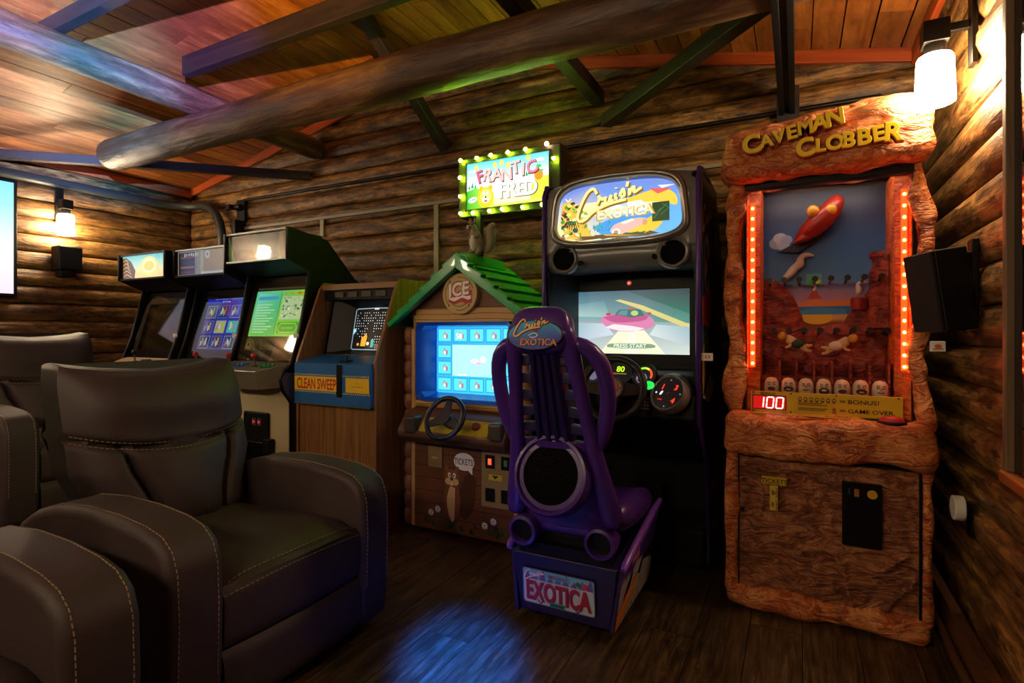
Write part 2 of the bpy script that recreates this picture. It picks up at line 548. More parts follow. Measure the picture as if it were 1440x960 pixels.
# floor planks run away from the camera
floor = struct('floor', MB().box(XL - .1, XR + .1, YF - .1, YB + .1, -.08, -.012), plain('subfloor', '#0e0a07', 0.9))
PW, PL = 0.19, 1.22
pm = [MB().box(-PW / 2 + .0015, PW / 2 - .0015, -PL / 2 + .0015, PL / 2 - .0015, -.012, 0).mesh('plank')]
pm[0].materials.append(M_floor)
k = 0
x = XL + PW / 2
while x < XR + PW / 2:
    y = YF - ((k * 0.41) % 1.0) * PL + PL / 2
    while y < YB + PL / 2:
        # planks that are hidden by the back row or fall behind the camera are left to the sub-floor
        if y > -0.9 and x > -4.2:
            o = obj('plank', pm[0], None, floor, loc=(x, y, 0.0))
            o.rotation_euler = (0, 0, PI if random.random() < .5 else 0)
        y += PL
    x += PW; k += 1
obj('plank_field', MB().box(XL - .05, -4.2, YF, YB, -.012, -0.001).box(-4.2, XR + .05, YF, -1.2, -.012, -.001), M_floor, floor)
# low riser under the second row of seats
riser = struct('floor_riser', MB().box(XL, -3.55, YF, 2.28, 0, .12), plain('riser_carpet', '#1a1512', 0.95, bump=.4, bscale=180), bevel=.006)
# ceiling: boards on two slopes, parallel to the ridge
ceiling = struct('ceiling', MB().prism([(XL - .1, Z_EAVE + .03), (XM, Z_RIDGE + .045), (XR + .1, Z_EAVE + .03), (XR + .1, Z_EAVE + .1), (XM, Z_RIDGE + .12), (XL - .1, Z_EAVE + .1)], 'y', YF - .1, YB + .1), M_dark)
slope = math.atan2(Z_RIDGE - Z_EAVE, XM - XL)
run = math.hypot(Z_RIDGE - Z_EAVE, XM - XL)
BW = 0.14
nb = int(round(run / BW)); BW = run / nb
cuts = [YF, -0.5, YB]
for side in (-1, 1):
    for i in range(nb):
        s_ = (i + .5) * BW
        xx = (XL + s_ * math.cos(slope)) if side < 0 else (XR - s_ * math.cos(slope))
        zz = Z_EAVE + s_ * math.sin(slope)
        ys = [YF, YF + 1.6 + ((i * .73) % 1) * 2.0, YF + 4.0 + ((i * .37) % 1) * 1.2, YB]
        for a, b in zip(ys[:-1], ys[1:]):
            key = 'board'
            ln = b - a
            me = MB().box(-BW / 2 + .0035, BW / 2 - .0035, -ln / 2 + .002, ln / 2 - .002, 0, .02).mesh('ceiling_board')
            me.materials.append(M_ceil)
            o = obj('ceiling_board', me, None, ceiling, loc=(xx, (a + b) / 2, zz + random.uniform(-.001, .001)))
            o.rotation_euler = (0, -side * -slope if side > 0 else -slope, 0)
# cedar trim along the eaves and the gable
def bar(name, p0, p1, wd, ht, mat, parent=None, bevel=.004, twist=0.0):
    """rectangular bar between two points, origin at its middle and its x axis along it"""
    p0, p1 = Vector(p0), Vector(p1)
    d = p1 - p0
    o = obj(name, MB().box(-d.length / 2, d.length / 2, -wd / 2, wd / 2, -ht / 2, ht / 2), mat, parent, bevel=bevel)
    q = d.to_track_quat('X', 'Z')
    o.rotation_mode = 'QUATERNION'
    o.rotation_quaternion = q
    o.location = (p0 + p1) / 2
    return o
YT = YB - LOGD - .02
for n_, (a, b) in enumerate((((XL + .05, YT, Z_EAVE - .02), (XM, YT, Z_RIDGE - .045)), ((XM, YT, Z_RIDGE - .045), (XR - .05, YT, Z_EAVE - .02)),
                             ((XL + .075, YB - .06, Z_EAVE - .025), (XL + .075, YF, Z_EAVE - .025)), ((XR - .075, YB - .06, Z_EAVE - .025), (XR - .075, YF, Z_EAVE - .025)))):
    t = bar('trim_%d' % (n_ + 1), a, b, .03, .075, M_trim)
    t['kind'] = 'structure'
# baseboard of the right wall: a plain board standing off the floor on a quarter strip
bb = tag(empty('baseboard_right', (XR - .05, 2.2, 0)), kind='structure')
M_base = wood('baseboard_brown', [(0.3, '#3b2516'), (0.7, '#6a452a')], 'Y', 2, 12, 0.4, 0.2)
obj('board', MB().box(-.045, -.008, -2.6, 1.27, .012, .135), M_base, bb, bevel=.004)
obj('shoe_moulding', MB().box(-.075, -.047, -2.6, 1.27, 0.001, .04), M_base, bb, bevel=.01)

# ------------------------------------------------------------------ roof timbers
def round_log(name, p0, p1, r, label, seed=1, taper=0.0, knots=8):
    p0, p1 = Vector(p0), Vector(p1)
    Lg = (p1 - p0).length
    nx, n = int(Lg / .05), 28
    rnd = random.Random(seed)
    kn = [(rnd.uniform(0, Lg), rnd.uniform(0, 2 * PI), rnd.uniform(.04, .08)) for _ in range(knots)]
    vs = []
    for i in range(nx + 1):
        x = Lg * i / nx
        for k in range(n):
            a = 2 * PI * k / n
            rr = r * (1 - taper * i / nx) + .006 * noise.noise(Vector((x * 2, math.cos(a), math.sin(a) + seed))) + .0035 * noise.noise(Vector((x * 5, 3 * math.cos(a), 3 * math.sin(a) + seed)))
            for kx, ka, ks in kn:
                da = (a - ka + PI) % (2 * PI) - PI
                q = ((x - kx) ** 2 + (da * r) ** 2) / ks ** 2
                rr += .009 * math.exp(-q) - .008 * math.exp(-q * 14)
            e = min(x, Lg - x)
            if e < .02: rr -= (.02 - e) * .35
            vs.append((x - Lg / 2, rr * math.cos(a), rr * math.sin(a)))
    fs = [(i * n + k, i * n + (k + 1) % n, (i + 1) * n + (k + 1) % n, (i + 1) * n + k) for i in range(nx) for k in range(n)]
    fs += [tuple(range(n))[::-1], tuple(range(nx * n, nx * n + n))]
    mb = MB().add(vs, fs)
    me = mb.mesh(name); smooth_by_angle(me, 50)
    o = obj(name, me, M_beamlog)
    o.rotation_mode = 'QUATERNION'
    o.rotation_quaternion = (p1 - p0).to_track_quat('X', 'Z')
    o.location = (p0 + p1) / 2
    tag(o, label, 'log beam')
    return o
round_log('tie_log', (-4.82, 2.36, 2.605), (.22, 2.33, 2.58), .12, 'thick peeled log tie beam crossing the room above the machines, with a cut end', 3, knots=16)
round_log('purlin_log', (-3.78, YB - .06, 2.825), (-3.74, YF, 2.825), .095, 'round log purlin lit blue, running from upper left edge to the back wall', 5)
def beam(p0, p1, wd, ht, label):
    return tag(bar('roof_brace', p0, p1, wd, ht, M_dark, bevel=.006), label, 'beam')
beam((-5.60, 1.78, 2.58), (-3.87, YB - .06, 2.60), .07, .07, 'thin dark corner brace between left wall and back wall, below the cut log end')
beam((-1.12, YB - .06, 2.60), (0.5, 1.95, 2.60), .08, .08, 'dark diagonal corner brace with a greenish sheen, left of the grooved ceiling rail')
beam((-2.40, YB - .06, 2.62), (-2.44, 2.55, 3.27), .08, .08, 'short dark knee brace under the ridge, above the lit squirrel sign')
beam((-1.17, YB - .06, 2.76), (-1.21, YF, 2.76), .085, .09, 'dark square purlin above the racing machine, passing over the thick tie log')
def collar(y, x0, x1, z, ht, label):
    tag(bar('collar_beam', (x0, y, z), (x1, y, z), .06, ht, M_dark, bevel=.005), label, 'beam')
collar(2.24, -3.66, -1.32, 2.99, .13, 'dark horizontal collar beam above the thick tie log')
collar(1.56, -4.05, -1.0, 2.965, .09, 'pale-lit horizontal collar beam in the upper left corner of the picture')
collar(0.70, -4.05, -1.0, 2.965, .09, 'dark horizontal collar beam nearest the viewer, above the recliners')
rb = thing('track_beam', 'dark grooved ceiling rail running to the back wall beside the caveman machine', 'rail', (-.045, YB - .06, 2.47))
obj('rail', MB().box(-.042, -.014, -2.6, 0, -.04, .04), M_black, rb, bevel=.004)
obj('rail', MB().box(.010, .038, -2.6, 0, -.04, .04), M_black, rb, bevel=.004)
obj('web', MB().box(-.014, .010, -2.6, 0, -.01, .03), M_dark, rb)
obj('wall_block', MB().box(-.055, .06, -.04, 0.008, -.10, .12), M_dark, rb, bevel=.004)

# ------------------------------------------------------------------ wall fittings
M_race = plain('painted_raceway', '#8d8270', 0.42, 0.2)
rw = thing('wall_raceway', 'long beige metal cable raceway along the back wall with two drops', 'raceway', (-2.5, YB - LOGD - .002, 2.21))
obj('channel', MB().box(-2.27, 2.95, -.018, 0, -.014, .014), M_race, rw, bevel=.003)
for x, zb in ((-1.22, -.16), (.01, -.55)):
    d_ = obj('drop', MB().box(x - .022, x + .022, -.016, 0, zb, -.014), M_race, rw, bevel=.003)
obj('outlet_box', MB().box(-.02, .04, -.03, 0, -.64, -.55), M_race, rw, bevel=.004)
cd = tag(obj('conduit', MB().tube([(-4.75, YB - LOGD - .014, 2.485), (-3, YB - LOGD - .014, 2.475), (.4, YB - LOGD - .014, 2.46)], .0135, 10), M_bronze, ang=40), 'thin dark conduit pipe running along the back wall above the raceway', 'conduit')
wb = thing('wall_mount', 'black metal bracket fixed to the back wall above the green-screen cabinet', 'bracket', (-4.80, YB - LOGD, 2.36))
obj('mount_plate', MB().box(-.06, .06, -.03, 0, -.09, .13), M_black, wb, bevel=.005)
obj('arm', MB().box(-.02, .02, -.16, -.03, .02, .06), M_black, wb, bevel=.004)
obj('arm', MB().box(.0, .045, -.12, 0, -.22, -.08), M_black, wb, bevel=.004)
obj('clamp', MB().cyl((-.1, -.1, .04), (.1, -.1, .04), .022, n=12), M_black, wb, ang=40)
pts = [(XL + .10, y, 2.47) for y in (YF + .2, 0, 1.5, 2.6, 3.1)]
for k in range(1, 9):
    a = PI / 2 * k / 8
    pts.append((XL + .10 + .25 * (1 - math.cos(a)), 3.1 + .3 * math.sin(a), 2.47))
for k in range(1, 9):
    a = PI / 2 * k / 8
    pts.append((XL + .36 + .34 * math.sin(a), 3.40, 2.47 - .34 * (1 - math.cos(a))))
pts.append((XL + .70, 3.40, 1.6))
tag(obj('cable_duct', MB().tube(pts, .04, 12), plain('dark_green_duct', '#2e302a', 0.4), ang=40), 'dark hose along the top of the left wall bending down behind the cabinets', 'duct')

def shade_mat():
    if 'glass_shade' in MATS: return MATS['glass_shade']
    m, nt, N, L, B = newmat('glass_shade')
    B.inputs['Base Color'].default_value = (.9, .85, .75, 1)
    B.inputs['Roughness'].default_value = .3
    B.inputs['Emission Color'].default_value = (*SCONCE_COL, 1)
    B.inputs['Emission Strength'].default_value = SCONCE_E
    MATS['glass_shade'] = m
    return m
def make_sconce():
    """local +x points from the wall into the room, origin on the wall at the foot of the backplate"""
    r = empty('wall_sconce')
    obj('backplate', MB().box(0, .018, -.03, .03, 0, .30), M_bronze, r, bevel=.003)
    obj('arm', MB().box(.018, .145, -.014, .014, .135, .165), M_bronze, r, bevel=.003)
    obj('socket_cap', MB().box(.08, .16, -.04, .04, .10, .18), M_bronze, r, bevel=.004)
    obj('socket', MB().cyl((.12, 0, .055), (.12, 0, .10), .034, n=20), M_bronze, r, ang=40)
    n = 28
    obj('glass_shade', MB().lathe([(.03, .058), (.052, .056), (.057, .045), (.063, -.115), (.059, -.118), (.0, -.09)], (.12, 0, 0), 'z', n), shade_mat(), r, ang=40)
    return r
sc0 = make_sconce()
SCX = LOGD * .9
for i, (x, y, z, rz, lab) in enumerate((
        (XL + SCX, 2.345, 2.145, 0, 'glowing wall sconce on the log wall at left, above the small black speaker'),
        (XR - SCX, 2.515, 2.165, PI, 'glowing wall sconce on the right log wall, above the caveman machine'),
        (XL + SCX, .62, 2.145, 0, 'glowing wall sconce on the left wall beyond the poster lightbox'),
        (-.72, YF, 2.145, PI / 2, 'added unseen fill sconce on the wall behind the viewer, nearest the window'),  # this and the next three sconces are added, unseen, as frontal fill
        (-1.75, YF, 2.145, PI / 2, 'added unseen fill sconce on the wall behind the viewer, second from the window'),
        (-2.9, YF, 2.145, PI / 2, 'added unseen fill sconce on the wall behind the viewer, third from the window'),
        (-4.1, YF, 2.145, PI / 2, 'added unseen fill sconce on the wall behind the viewer, nearer the left corner'))):
    s_ = sc0 if i == 0 else copy_tree(sc0)
    s_.location = (x, y, z); s_.rotation_euler = (0, 0, rz)
    tag(s_, lab, 'sconce', 'wall sconces')

# left wall: television (only its right edge is in view) and a small speaker
tv = thing('poster_lightbox', 'bright backlit poster frame on the left wall, cut off by the edge of the picture', 'lightbox', (XL + .06, 1.685, 1.955))
obj('frame', MB().box(-.02, .04, -.36, .36, -.47, .47), M_black, tv, bevel=.006)
a = Art()
grad_rect(a, -.335, -.445, .335, .445, [(0, '#f2d4e6'), (.25, '#e8dcf6'), (.5, '#d9ecf4'), (.8, '#9fe0f0'), (1, '#84d8ee')])
a.ell(-.1, -.05, .16, .26, '#5a7ad8'); a.ell(-.05, .2, .1, .12, '#d88a9a')
a.build('backlit_poster', tv, (.041, 0, 0), (0, 1, 0), (0, 0, 1), lit_print(TV_E))
sp = thing('wall_speaker', 'small black box speaker on the left log wall below the sconce', 'speaker', (XL + .05, 2.365, 1.73))
obj('cabinet', MB().box(.02, .16, -.085, .085, 0, .2), M_black, sp, bevel=.006)
obj('grille', MB().box(.16, .166, -.078, .078, .008, .192), plain('grille_cloth', '#0f0e0d', .9, bump=.4, bscale=300), sp, bevel=.002)
obj('bracket', MB().box(0, .04, -.03, .03, -.06, .12), M_bronze, sp, bevel=.003)
obj('terminal_plate', MB().box(.02, .12, -.055, .055, -.055, -.0), M_bronze, sp, bevel=.003)

# right wall: speaker on a swivel mount, plug-in disc
rs = thing('swivel_speaker', 'large black speaker box on a swivel mount, right log wall, beside the caveman machine', 'speaker', (XR - .052, 2.47, 1.22))
obj('mount_plate', MB().box(-.022, 0, -.03, .03, .02, .31), M_black, rs, bevel=.004)
obj('mount_arm', MB().box(-.13, -.02, -.022, .022, .205, .265), M_black, rs, bevel=.004)
for z in (.06, .11, .16): obj('plate_screw', MB().cyl((-.022, 0, z), (-.028, 0, z), .008, n=10), M_bronze, rs)
obj('cable', MB().tube([(-.025, 0, .09), (-.07, -.02, .06), (-.12, -.03, .09), (-.15, -.03, .14)], .005, 8), M_blackgloss, rs, ang=40)
obj('cable', MB().tube([(-.025, 0, .14), (-.06, -.02, .19), (-.09, -.02, .17), (-.13, -.02, .13)], .005, 8), M_blackgloss, rs, ang=40)
Msp = Matrix.Translation((-.135, -.02, .125)) @ Euler((math.radians(0), math.radians(-8), math.radians(20))).to_matrix().to_4x4()
obj('cabinet', MB().box(-.02, .085, -.085, .085, -.145, .145, Msp), M_black, rs, bevel=.006)
obj('grille', MB().box(-.033, -.02, -.082, .082, -.142, .142, Msp), plain('grille_cloth', '#0f0e0d', .9, bump=.4, bscale=300), rs, bevel=.004)
pd = thing('plug_in_disc', 'round white plug-in disc on the right log wall low by the caveman machine', 'plug', (XR - .052, 2.55, .55))
obj('outlet_plate', MB().box(-.006, 0, -.035, .035, -.10, .02), M_black, pd, bevel=.003)
obj('disc', MB().cyl((-.055, 0, 0), (-.02, 0, 0), .045, n=28), M_white, pd, bevel=.005)
obj('prong_block', MB().box(-.02, -.006, -.02, .02, -.02, .02), M_black, pd)

# added party light, unseen behind the viewer, for coloured beams on ceiling and floor
pl = thing('added_effect_light', 'unseen stage effect light added behind the viewer for the coloured beams', 'stage light', (XR - .055, -.55, 1.75))
obj('yoke', MB().box(-.02, 0, -.05, .05, -.06, .1), M_black, pl, bevel=.004)
obj('housing', MB().box(-.22, -.02, -.09, .09, -.06, .08), M_black, pl, bevel=.01)
def spot(name, loc, target, col, power, deg, blend=1.0, rad=.02):
    l = bpy.data.lights.new(name, 'SPOT')
    l.energy = power; l.color = col; l.spot_size = math.radians(deg); l.spot_blend = blend; l.shadow_soft_size = rad
    o = bpy.data.objects.new(name, l)
    C.objects.link(o)
    o.location = loc
    o.rotation_euler = (Vector(target) - Vector(loc)).to_track_quat('-Z', 'Y').to_euler()
    return o
for nm, tgt, col, pw, dg in (('blue_lamp', (-3.85, 1.60, 2.80), (.05, .30, 1), PARTY_BLUE, 17), ('red_lamp', (-3.6, 1.2, 3.0), (1, .10, .05), PARTY_RED, 11),
                             ('violet_lamp', (-3.4, 2.05, 3.0), (.30, .20, 1), PARTY_BLUE * .35, 14), ('added_amber_lamp', (-5.2, 2.1, 2.75), (1, .5, .1), PARTY_RED * .7, 9),
                             ('added_amber_lamp', (-2.9, 2.6, 3.15), (1, .55, .15), PARTY_RED * .5, 18), ('added_blue_floor_lamp', (-1.04, 1.60, 0), (.0, .09, 1), PARTY_BLUE * .6, 10.5)):  # added: amber warms the ceiling, floor beam stands in for the screen's reflection
    k = spot(nm, (XR - .30, -.55, 1.80), tgt, col, pw, dg)
# ------------------------------------------------------------------ recliners (facing +x, origin on the floor at the middle of the front)
M_leather = plain('brown_suede', '#3a2c2c', 0.6, var=.22, vscale=5, bump=.25, bscale=140)
M_leather_dk = plain('dark_vinyl', '#171311', 0.5, bump=.2, bscale=200)
M_thread = plain('tan_thread', '#a08870', 0.7)
def dashes(mb, pts, r=.0016, dash=.011, gap=.006):
    """a row of stitches along a path"""
    P = [Vector(p) for p in pts]
    acc = 0.0; on = True; start = P[0]
    for a, b in zip(P[:-1], P[1:]):
        L = (b - a).length; d = 0.0
        while d < L:
            need = (dash if on else gap) - acc
            if d + need > L:
                acc += L - d; break
            d += need; acc = 0
            q = a + (b - a) * (d / L)
            if on and (q - start).length > 1e-4: mb.cyl(start, q, r, n=4, caps=False)
            start = q; on = not on
    return mb
def make_recliner():
    r = empty('recliner')
    prof = [(-.005, .03), (.012, .2), (.018, .4), (.012, .53), (-.012, .59), (-.06, .625), (-.14, .643), (-.28, .655), (-.45, .656), (-.62, .64), (-.76, .60), (-.86, .55), (-.90, .48), (-.90, .03)]
    for s in (-1, 1):
        y0, y1 = (.285, .455) if s > 0 else (-.455, -.285)
        a = obj('armrest', MB().prism(prof, 'y', y0, y1), M_leather, r, bevel=.032, seg=5)
        st = MB()
        for yy in (y0 + .027, y1 - .027):
            pp = []
            for (x, z) in prof[1:-2]:
                pp.append((x, yy, z))
            # offset outwards along the profile normal
            q = []
            for i, p in enumerate(pp):
                t = Vector(pp[min(i + 1, len(pp) - 1)]) - Vector(pp[max(i - 1, 0)])
                nn = Vector((t.z, 0, -t.x)).normalized()
                q.append(Vector(p) + nn * .0005)
            dashes(st, q)
        obj('stitching', st, M_thread, a)['kind'] = 'stuff'
    # carcass under the seat
    obj('base_frame', MB().box(-.86, -.03, -.286, .286, .03, .40), M_leather_dk, r)
    def seat(u, t):
        s = 2 * u - 1
        x = -.004 - .80 * t + .022 * (1 - s * s) * max(0, 1 - t * 3)
        k = min(1, t * 6)
        z = .432 + .052 * (1 - (1 - k) ** 2) - .035 * t + .022 * (1 - s * s) * min(1, .35 + t * 2) - .035 * abs(s) ** 8
        z += .004 * noise.noise(Vector((x * 9, s * 3, 1)))
        return (x, s * .285, z)
    obj('seat_cushion', MB().grid(seat, 26, 30), M_leather, r, smooth=True)
    def front(z0, z1, dep):
        def fn(u, t):
            s = 2 * u - 1
            e = (1 - abs(2 * t - 1) ** 5)
            z = z0 + (z1 - z0) * t + .02 * (1 - s * s) * (t if z1 > .3 else 0)
            return (-.016 + dep * e + .018 * (1 - s * s) + .002 * noise.noise(Vector((z * 9, s * 4, 7))), s * .285, z)
        return fn
    obj('seat_front', MB().grid(front(.245, .432, .02), 26, 14), M_leather, r, smooth=True)
    obj('footrest', MB().grid(front(.045, .24, .02), 26, 14), M_leather, r, smooth=True)
    st = MB()
    for dz in (.022, -.012):
        pp = []
        for k in range(27):
            s = 2 * k / 26 - 1
            tt = (.028 if dz > 0 else 0)
            if dz > 0: p = Vector(seat(k / 26, .03)) + Vector((.004, 0, .003))
            else: p = Vector(front(.245, .432, .02)(k / 26, .88)) + Vector((.002, 0, 0))
            pp.append(p)
        dashes(st, pp)
    obj('seam_stitching', st, M_thread, r)['kind'] = 'stuff'
    # backrest: a padded shell divided into headrest, lumbar cushion and two side bolsters
    def half(t): return .292 + .058 * max(0, min(1, (t - .18) / .22)) - .012 * max(0, (t - .85) / .15) ** 2
    def th(s): return .60 - .075 * (1 - s * s) + 0.0     # headrest seam
    def tv(t): return .40 + .22 * (t / .6) ** 1.3          # side seams
    def face(u, t):
        s = 2 * u - 1
        b = (1 - abs(s) ** 6) * .085 * (1 - abs(2 * min(max(t, 0), 1) - 1) ** 10)
        b += .03 * math.exp(-((t - .80) / .13) ** 2) * (1 - s ** 6)
        b -= .045 * math.exp(-((t - th(s)) / .020) ** 2)
        if t < th(s) + .02:
            for sg in (-1, 1):
                b -= .05 * math.exp(-((s - sg * tv(t)) / .04) ** 2) * min(1, max(0, (th(s) + .02 - t) / .05))
            b += .03 * max(0, 1 - (s / .42) ** 2)
        b += .004 * noise.noise(Vector((s * 4, t * 5, 2)))
        x = -.64 - .17 * t + b - .05 * abs(s) ** 3
        z = .43 + .625 * t - .02 * (1 - abs(s)) * (t > .97) + .02 * t * (abs(s) ** 3)
        return (x, s * half(t), z)
    NU, NV = 64, 56
    parts = {'headrest': MB(), 'lumbar_cushion': MB(), 'bolster_a': MB(), 'bolster_b': MB()}
    for j in range(NV):
        for i in range(NU):
            u0, u1, t0, t1 = i / NU, (i + 1) / NU, j / NV, (j + 1) / NV
            s, t = u0 + u1 - 1, (t0 + t1) / 2
            k = 'headrest' if t > th(s) else ('lumbar_cushion' if abs(s) < tv(t) else ('bolster_a' if s < 0 else 'bolster_b'))
            parts[k].add([face(u0, t0), face(u1, t0), face(u1, t1), face(u0, t1)], [(0, 1, 2, 3)])
    for k, mb in parts.items():
        me = mb.mesh(k)
        bm = bmesh.new(); bm.from_mesh(me); bmesh.ops.remove_doubles(bm, verts=bm.verts, dist=1e-5)
        for f in bm.faces: f.smooth = True
        bm.to_mesh(me); bm.free()
        obj('side_bolster' if 'bolster' in k else k, me, M_leather, r)
    def rim(u, t):       # strip from the front rim round to the flat back
        a = u * 3
        k = int(min(2, a))
        # path: bottom-left up, over the top, down the right side
        if k == 0: uu, tt = 0.0, a
        elif k == 1: uu, tt = a - 1, 1.0
        else: uu, tt = 1.0, 3 - a
        p = Vector(face(uu, tt))
        return (p.x - t * .15, p.y * (1 - .03 * t), p.z + .012 * math.sin(PI * t) * (1 if k == 1 else 0))
    obj('back_shell', MB().grid(rim, 90, 4), M_leather_dk, r, smooth=True)
    def rear(u, t):
        p = Vector(face(0 if u < .5 else 1, t)); s = 2 * u - 1
        return (p.x - .15 - .02 * (1 - s * s), s * abs(p.y) * .97, p.z)
    obj('back_panel', MB().grid(rear, 10, 10), M_leather_dk, r, smooth=True)
    st = MB()
    for off in (-.016, .022):
        dashes(st, [Vector(face(k / 60, th(2 * k / 60 - 1) + off)) + Vector((.003, 0, 0)) for k in range(1, 60)])
    obj('back_stitching', st, M_thread, r)['kind'] = 'stuff'
    for s in (-1, 1):
        obj('foot', MB().cyl((-.12, s * .36, 0), (-.12, s * .36, .032), .03, n=12).cyl((-.8, s * .36, 0), (-.8, s * .36, .032), .03, n=12), M_black, r)
    return r
rc = make_recliner()
for i, (x, y, z, a, lab) in enumerate(((-1.515, 1.325, 0, 0, 'brown suede recliner facing right in the middle of the front row, whole seat in view'),
                                       (-1.40, .295, 0, 0, 'brown suede recliner nearest the viewer, cut off by the lower left corner'),
                                       (-3.72, 1.75, .12, 0, 'dark recliner in the second row, at the left edge behind the others'))):
    o = rc if i == 0 else copy_tree(rc)
    o.location = (x, y, z); o.rotation_euler = (0, 0, a)
    tag(o, lab, 'recliner', 'theatre recliners')
# ------------------------------------------------------------------ upright cabinets (local x right, +y towards the wall, origin on the floor at the front middle)
M_side_blk = plain('black_laminate', '#09090b', 0.65, bump=.05, spec=.15)
M_side_blu = plain('slate_blue_laminate', '#3a3c5c', 0.4)
M_tmold = plain('black_t_moulding', '#060606', 0.35)
M_cream = plain('cream_laminate', '#b9ab86', 0.5, var=.06)
M_metalcp = plain('worn_steel_panel', '#7d745f', 0.35, .5, var=.2, vscale=20)
M_glassdk = plain('dark_crt_glass', '#171510', 0.06)
M_red = plain('red_plastic', '#b4141a', 0.3)
M_blue = plain('blue_plastic', '#1a55b8', 0.3)
M_green = plain('green_plastic', '#15804a', 0.3)
PANE = pane_glass()
def joystick(parent, x, y, z, tilt, mat):
    j = obj('joystick', MB().cyl((x, y, z), (x, y - .012, z + .055), .005, n=8), M_steel, parent)
    obj('joystick_ball', MB().ball((x, y - .014, z + .068), .018, 14, 10), mat, j, smooth=True)
    obj('dust_washer', MB().cyl((x, y, z), (x, y, z + .004), .02, n=16), M_black, j)
def button(parent, x, y, z, mat, tilt=.12):
    o = obj('push_button', MB().lathe([(.0145, 0), (.0145, .005), (.011, .007), (.010, .012), (0, .0125)], (x, y, z), 'z', 14), mat, parent, ang=40)
def upright(name, label, loc, W, H, kind):
    r = thing(name, label, 'arcade machine', loc)
    hw = W / 2; t = .019
    dh = H - 1.88
    side_mat = M_side_blu if kind == 'green' else M_side_blk
    prof = [(0, 1.885 + dh), (0, 1.685 + dh), (.185, 1.61 + dh), (.095, 1.17), (.03, .985), (-.115, .955), (-.115, .86), (.03, .76), (.03, .02), (.70, .02), (.70, 1.55 + dh), (.60, 1.60 + dh), (.34, 1.845 + dh), (.04, 1.885 + dh)]
    for s in (-1, 1):
        x0, x1 = (hw - t, hw) if s > 0 else (-hw, -hw + t)
        sp_ = obj('side_panel', MB().prism(prof[:5] + [(-.02, .955), (-.055, .90), (-.03, .82), (.03, .74)] + prof[8:], 'x', x0, x1), M_side_blk, r, bevel=.003)
        edge = [((x0 + x1) / 2, p[0], p[1]) for p in prof[:5] + [(-.02, .955), (-.055, .90), (-.03, .82), (.03, .74), (.03, .03)]]
        obj('edge_moulding', MB().tube(edge, .0105, 8), M_tmold, sp_, ang=60)
    iw = hw - t
    if kind == 'green':      # painted outside of the visible flank below the control panel
        a = Art(); a.poly([(.035, .03), (.20, .03), (.17, .70), (.12, .80), (.06, .93), (-.015, .94), (-.05, .9), (-.025, .82), (.035, .73)], '#454869')
        a.build('flank_paint', r, (hw + .0008, 0, 0), (0, 1, 0), (0, 0, 1), flat_print())
    # marquee box with its lit or unlit print
    mz0, mz1 = 1.69 + dh, 1.872 + dh
    box = obj('marquee_box', MB().box(-iw, iw, .03, .30, mz0, mz1), M_black, r)
    obj('marquee_retainer', MB().box(-iw, iw, .0, .03, mz1, mz1 + .012), M_steel if kind != 'crt' else M_black, box)
    obj('marquee_retainer', MB().box(-iw, iw, .0, .03, mz0 - .012, mz0), M_steel if kind == 'green' else M_black, box)
    mw, mh = 2 * iw, mz1 - mz0
    a = Art()
    if kind == 'crt':
        grad_rect(a, 0, 0, mw, mh, [(0, '#e8b860'), (.35, '#d9c58a'), (.7, '#8fc4b8'), (1, '#5fa8a8')])
        a.poly([(0, 0), (mw * .28, 0), (mw * .3, mh * .35), (mw * .2, mh * .75), (mw * .08, mh * .95), (0, mh * .9)], '#4a2c10')
        for k in range(5):
            a.line(curve([(mw * .02, mh * (.1 + .17 * k)), (mw * .1, mh * (.2 + .16 * k)), (mw * (.22 - .02 * k), mh * (.05 + .15 * k))]), .006, '#d89a3a')
        a.ell(mw * .62, mh * .5, mw * .2, mh * .4, '#f6c860'); a.ell(mw * .62, mh * .5, mw * .15, mh * .3, '#fff0b8'); a.ell(mw * .62, mh * .5, mw * .12, mh * .22, '#f2b850')
        a.build('marquee_print', box, (-iw, .024, mz0), (1, 0, 0), (0, 0, 1), lit_print(1.1))
    elif kind == 'blue':
        a.rect(0, 0, mw, mh, '#b8aea0'); a.rect(mw * .02, mh * .04, mw * .36, mh * .96, '#4a3420')
        for k in range(4):
            a.rect(mw * .06, mh * (.1 + .2 * k), mw * .34, mh * (.18 + .2 * k), ['#7a3a1c', '#a8823a', '#3c4a30', '#8a6030'][k])
        a.rect(mw * .36, 0, mw * .48, mh, '#8c8a80'); a.rect(mw * .5, mh * .03, mw * .97, mh * .12, '#d8e4ee')
        a.rect(mw * .5, mh * .12, mw * .98, mh * .95, '#b8a898')
        a.scrib(mw * .3, mh * .84, mw * .32, mh * .16, '#d8d0c0', 7)
        a.ell(mw * .63, mh * .80, mh * .16, None, '#dfe3e8'); a.ell(mw * .63, mh * .80, mh * .06, None, '#7088a8')
        a.build('marquee_print', box, (-iw, .024, mz0), (1, 0, 0), (0, 0, 1), lit_print(.32))
    else:
        a.rect(0, 0, mw, mh, '#2a241a'); a.rect(mw * .1, mh * .05, mw * .8, mh * .95, '#33261c')
        a.poly([(0, 0), (mw * .1, 0), (mw * .06, mh * .5), (0, mh)], '#5a8a4a'); a.poly([(mw * .82, 0), (mw, 0), (mw, mh), (mw * .86, mh)], '#8a6a28')
        a.poly([(mw * .9, mh * .3), (mw, mh * .2), (mw, mh * .8)], '#a83a1c'); a.ell(mw * .48, mh * .66, mw * .16, mh * .22, '#2c331f')
        a.build('marquee_print', box, (-iw, .024, mz0), (1, 0, 0), (0, 0, 1), lit_print(.25))
    obj('marquee_glass', MB().box(-iw, iw, .004, .008, mz0, mz1), PANE, box)
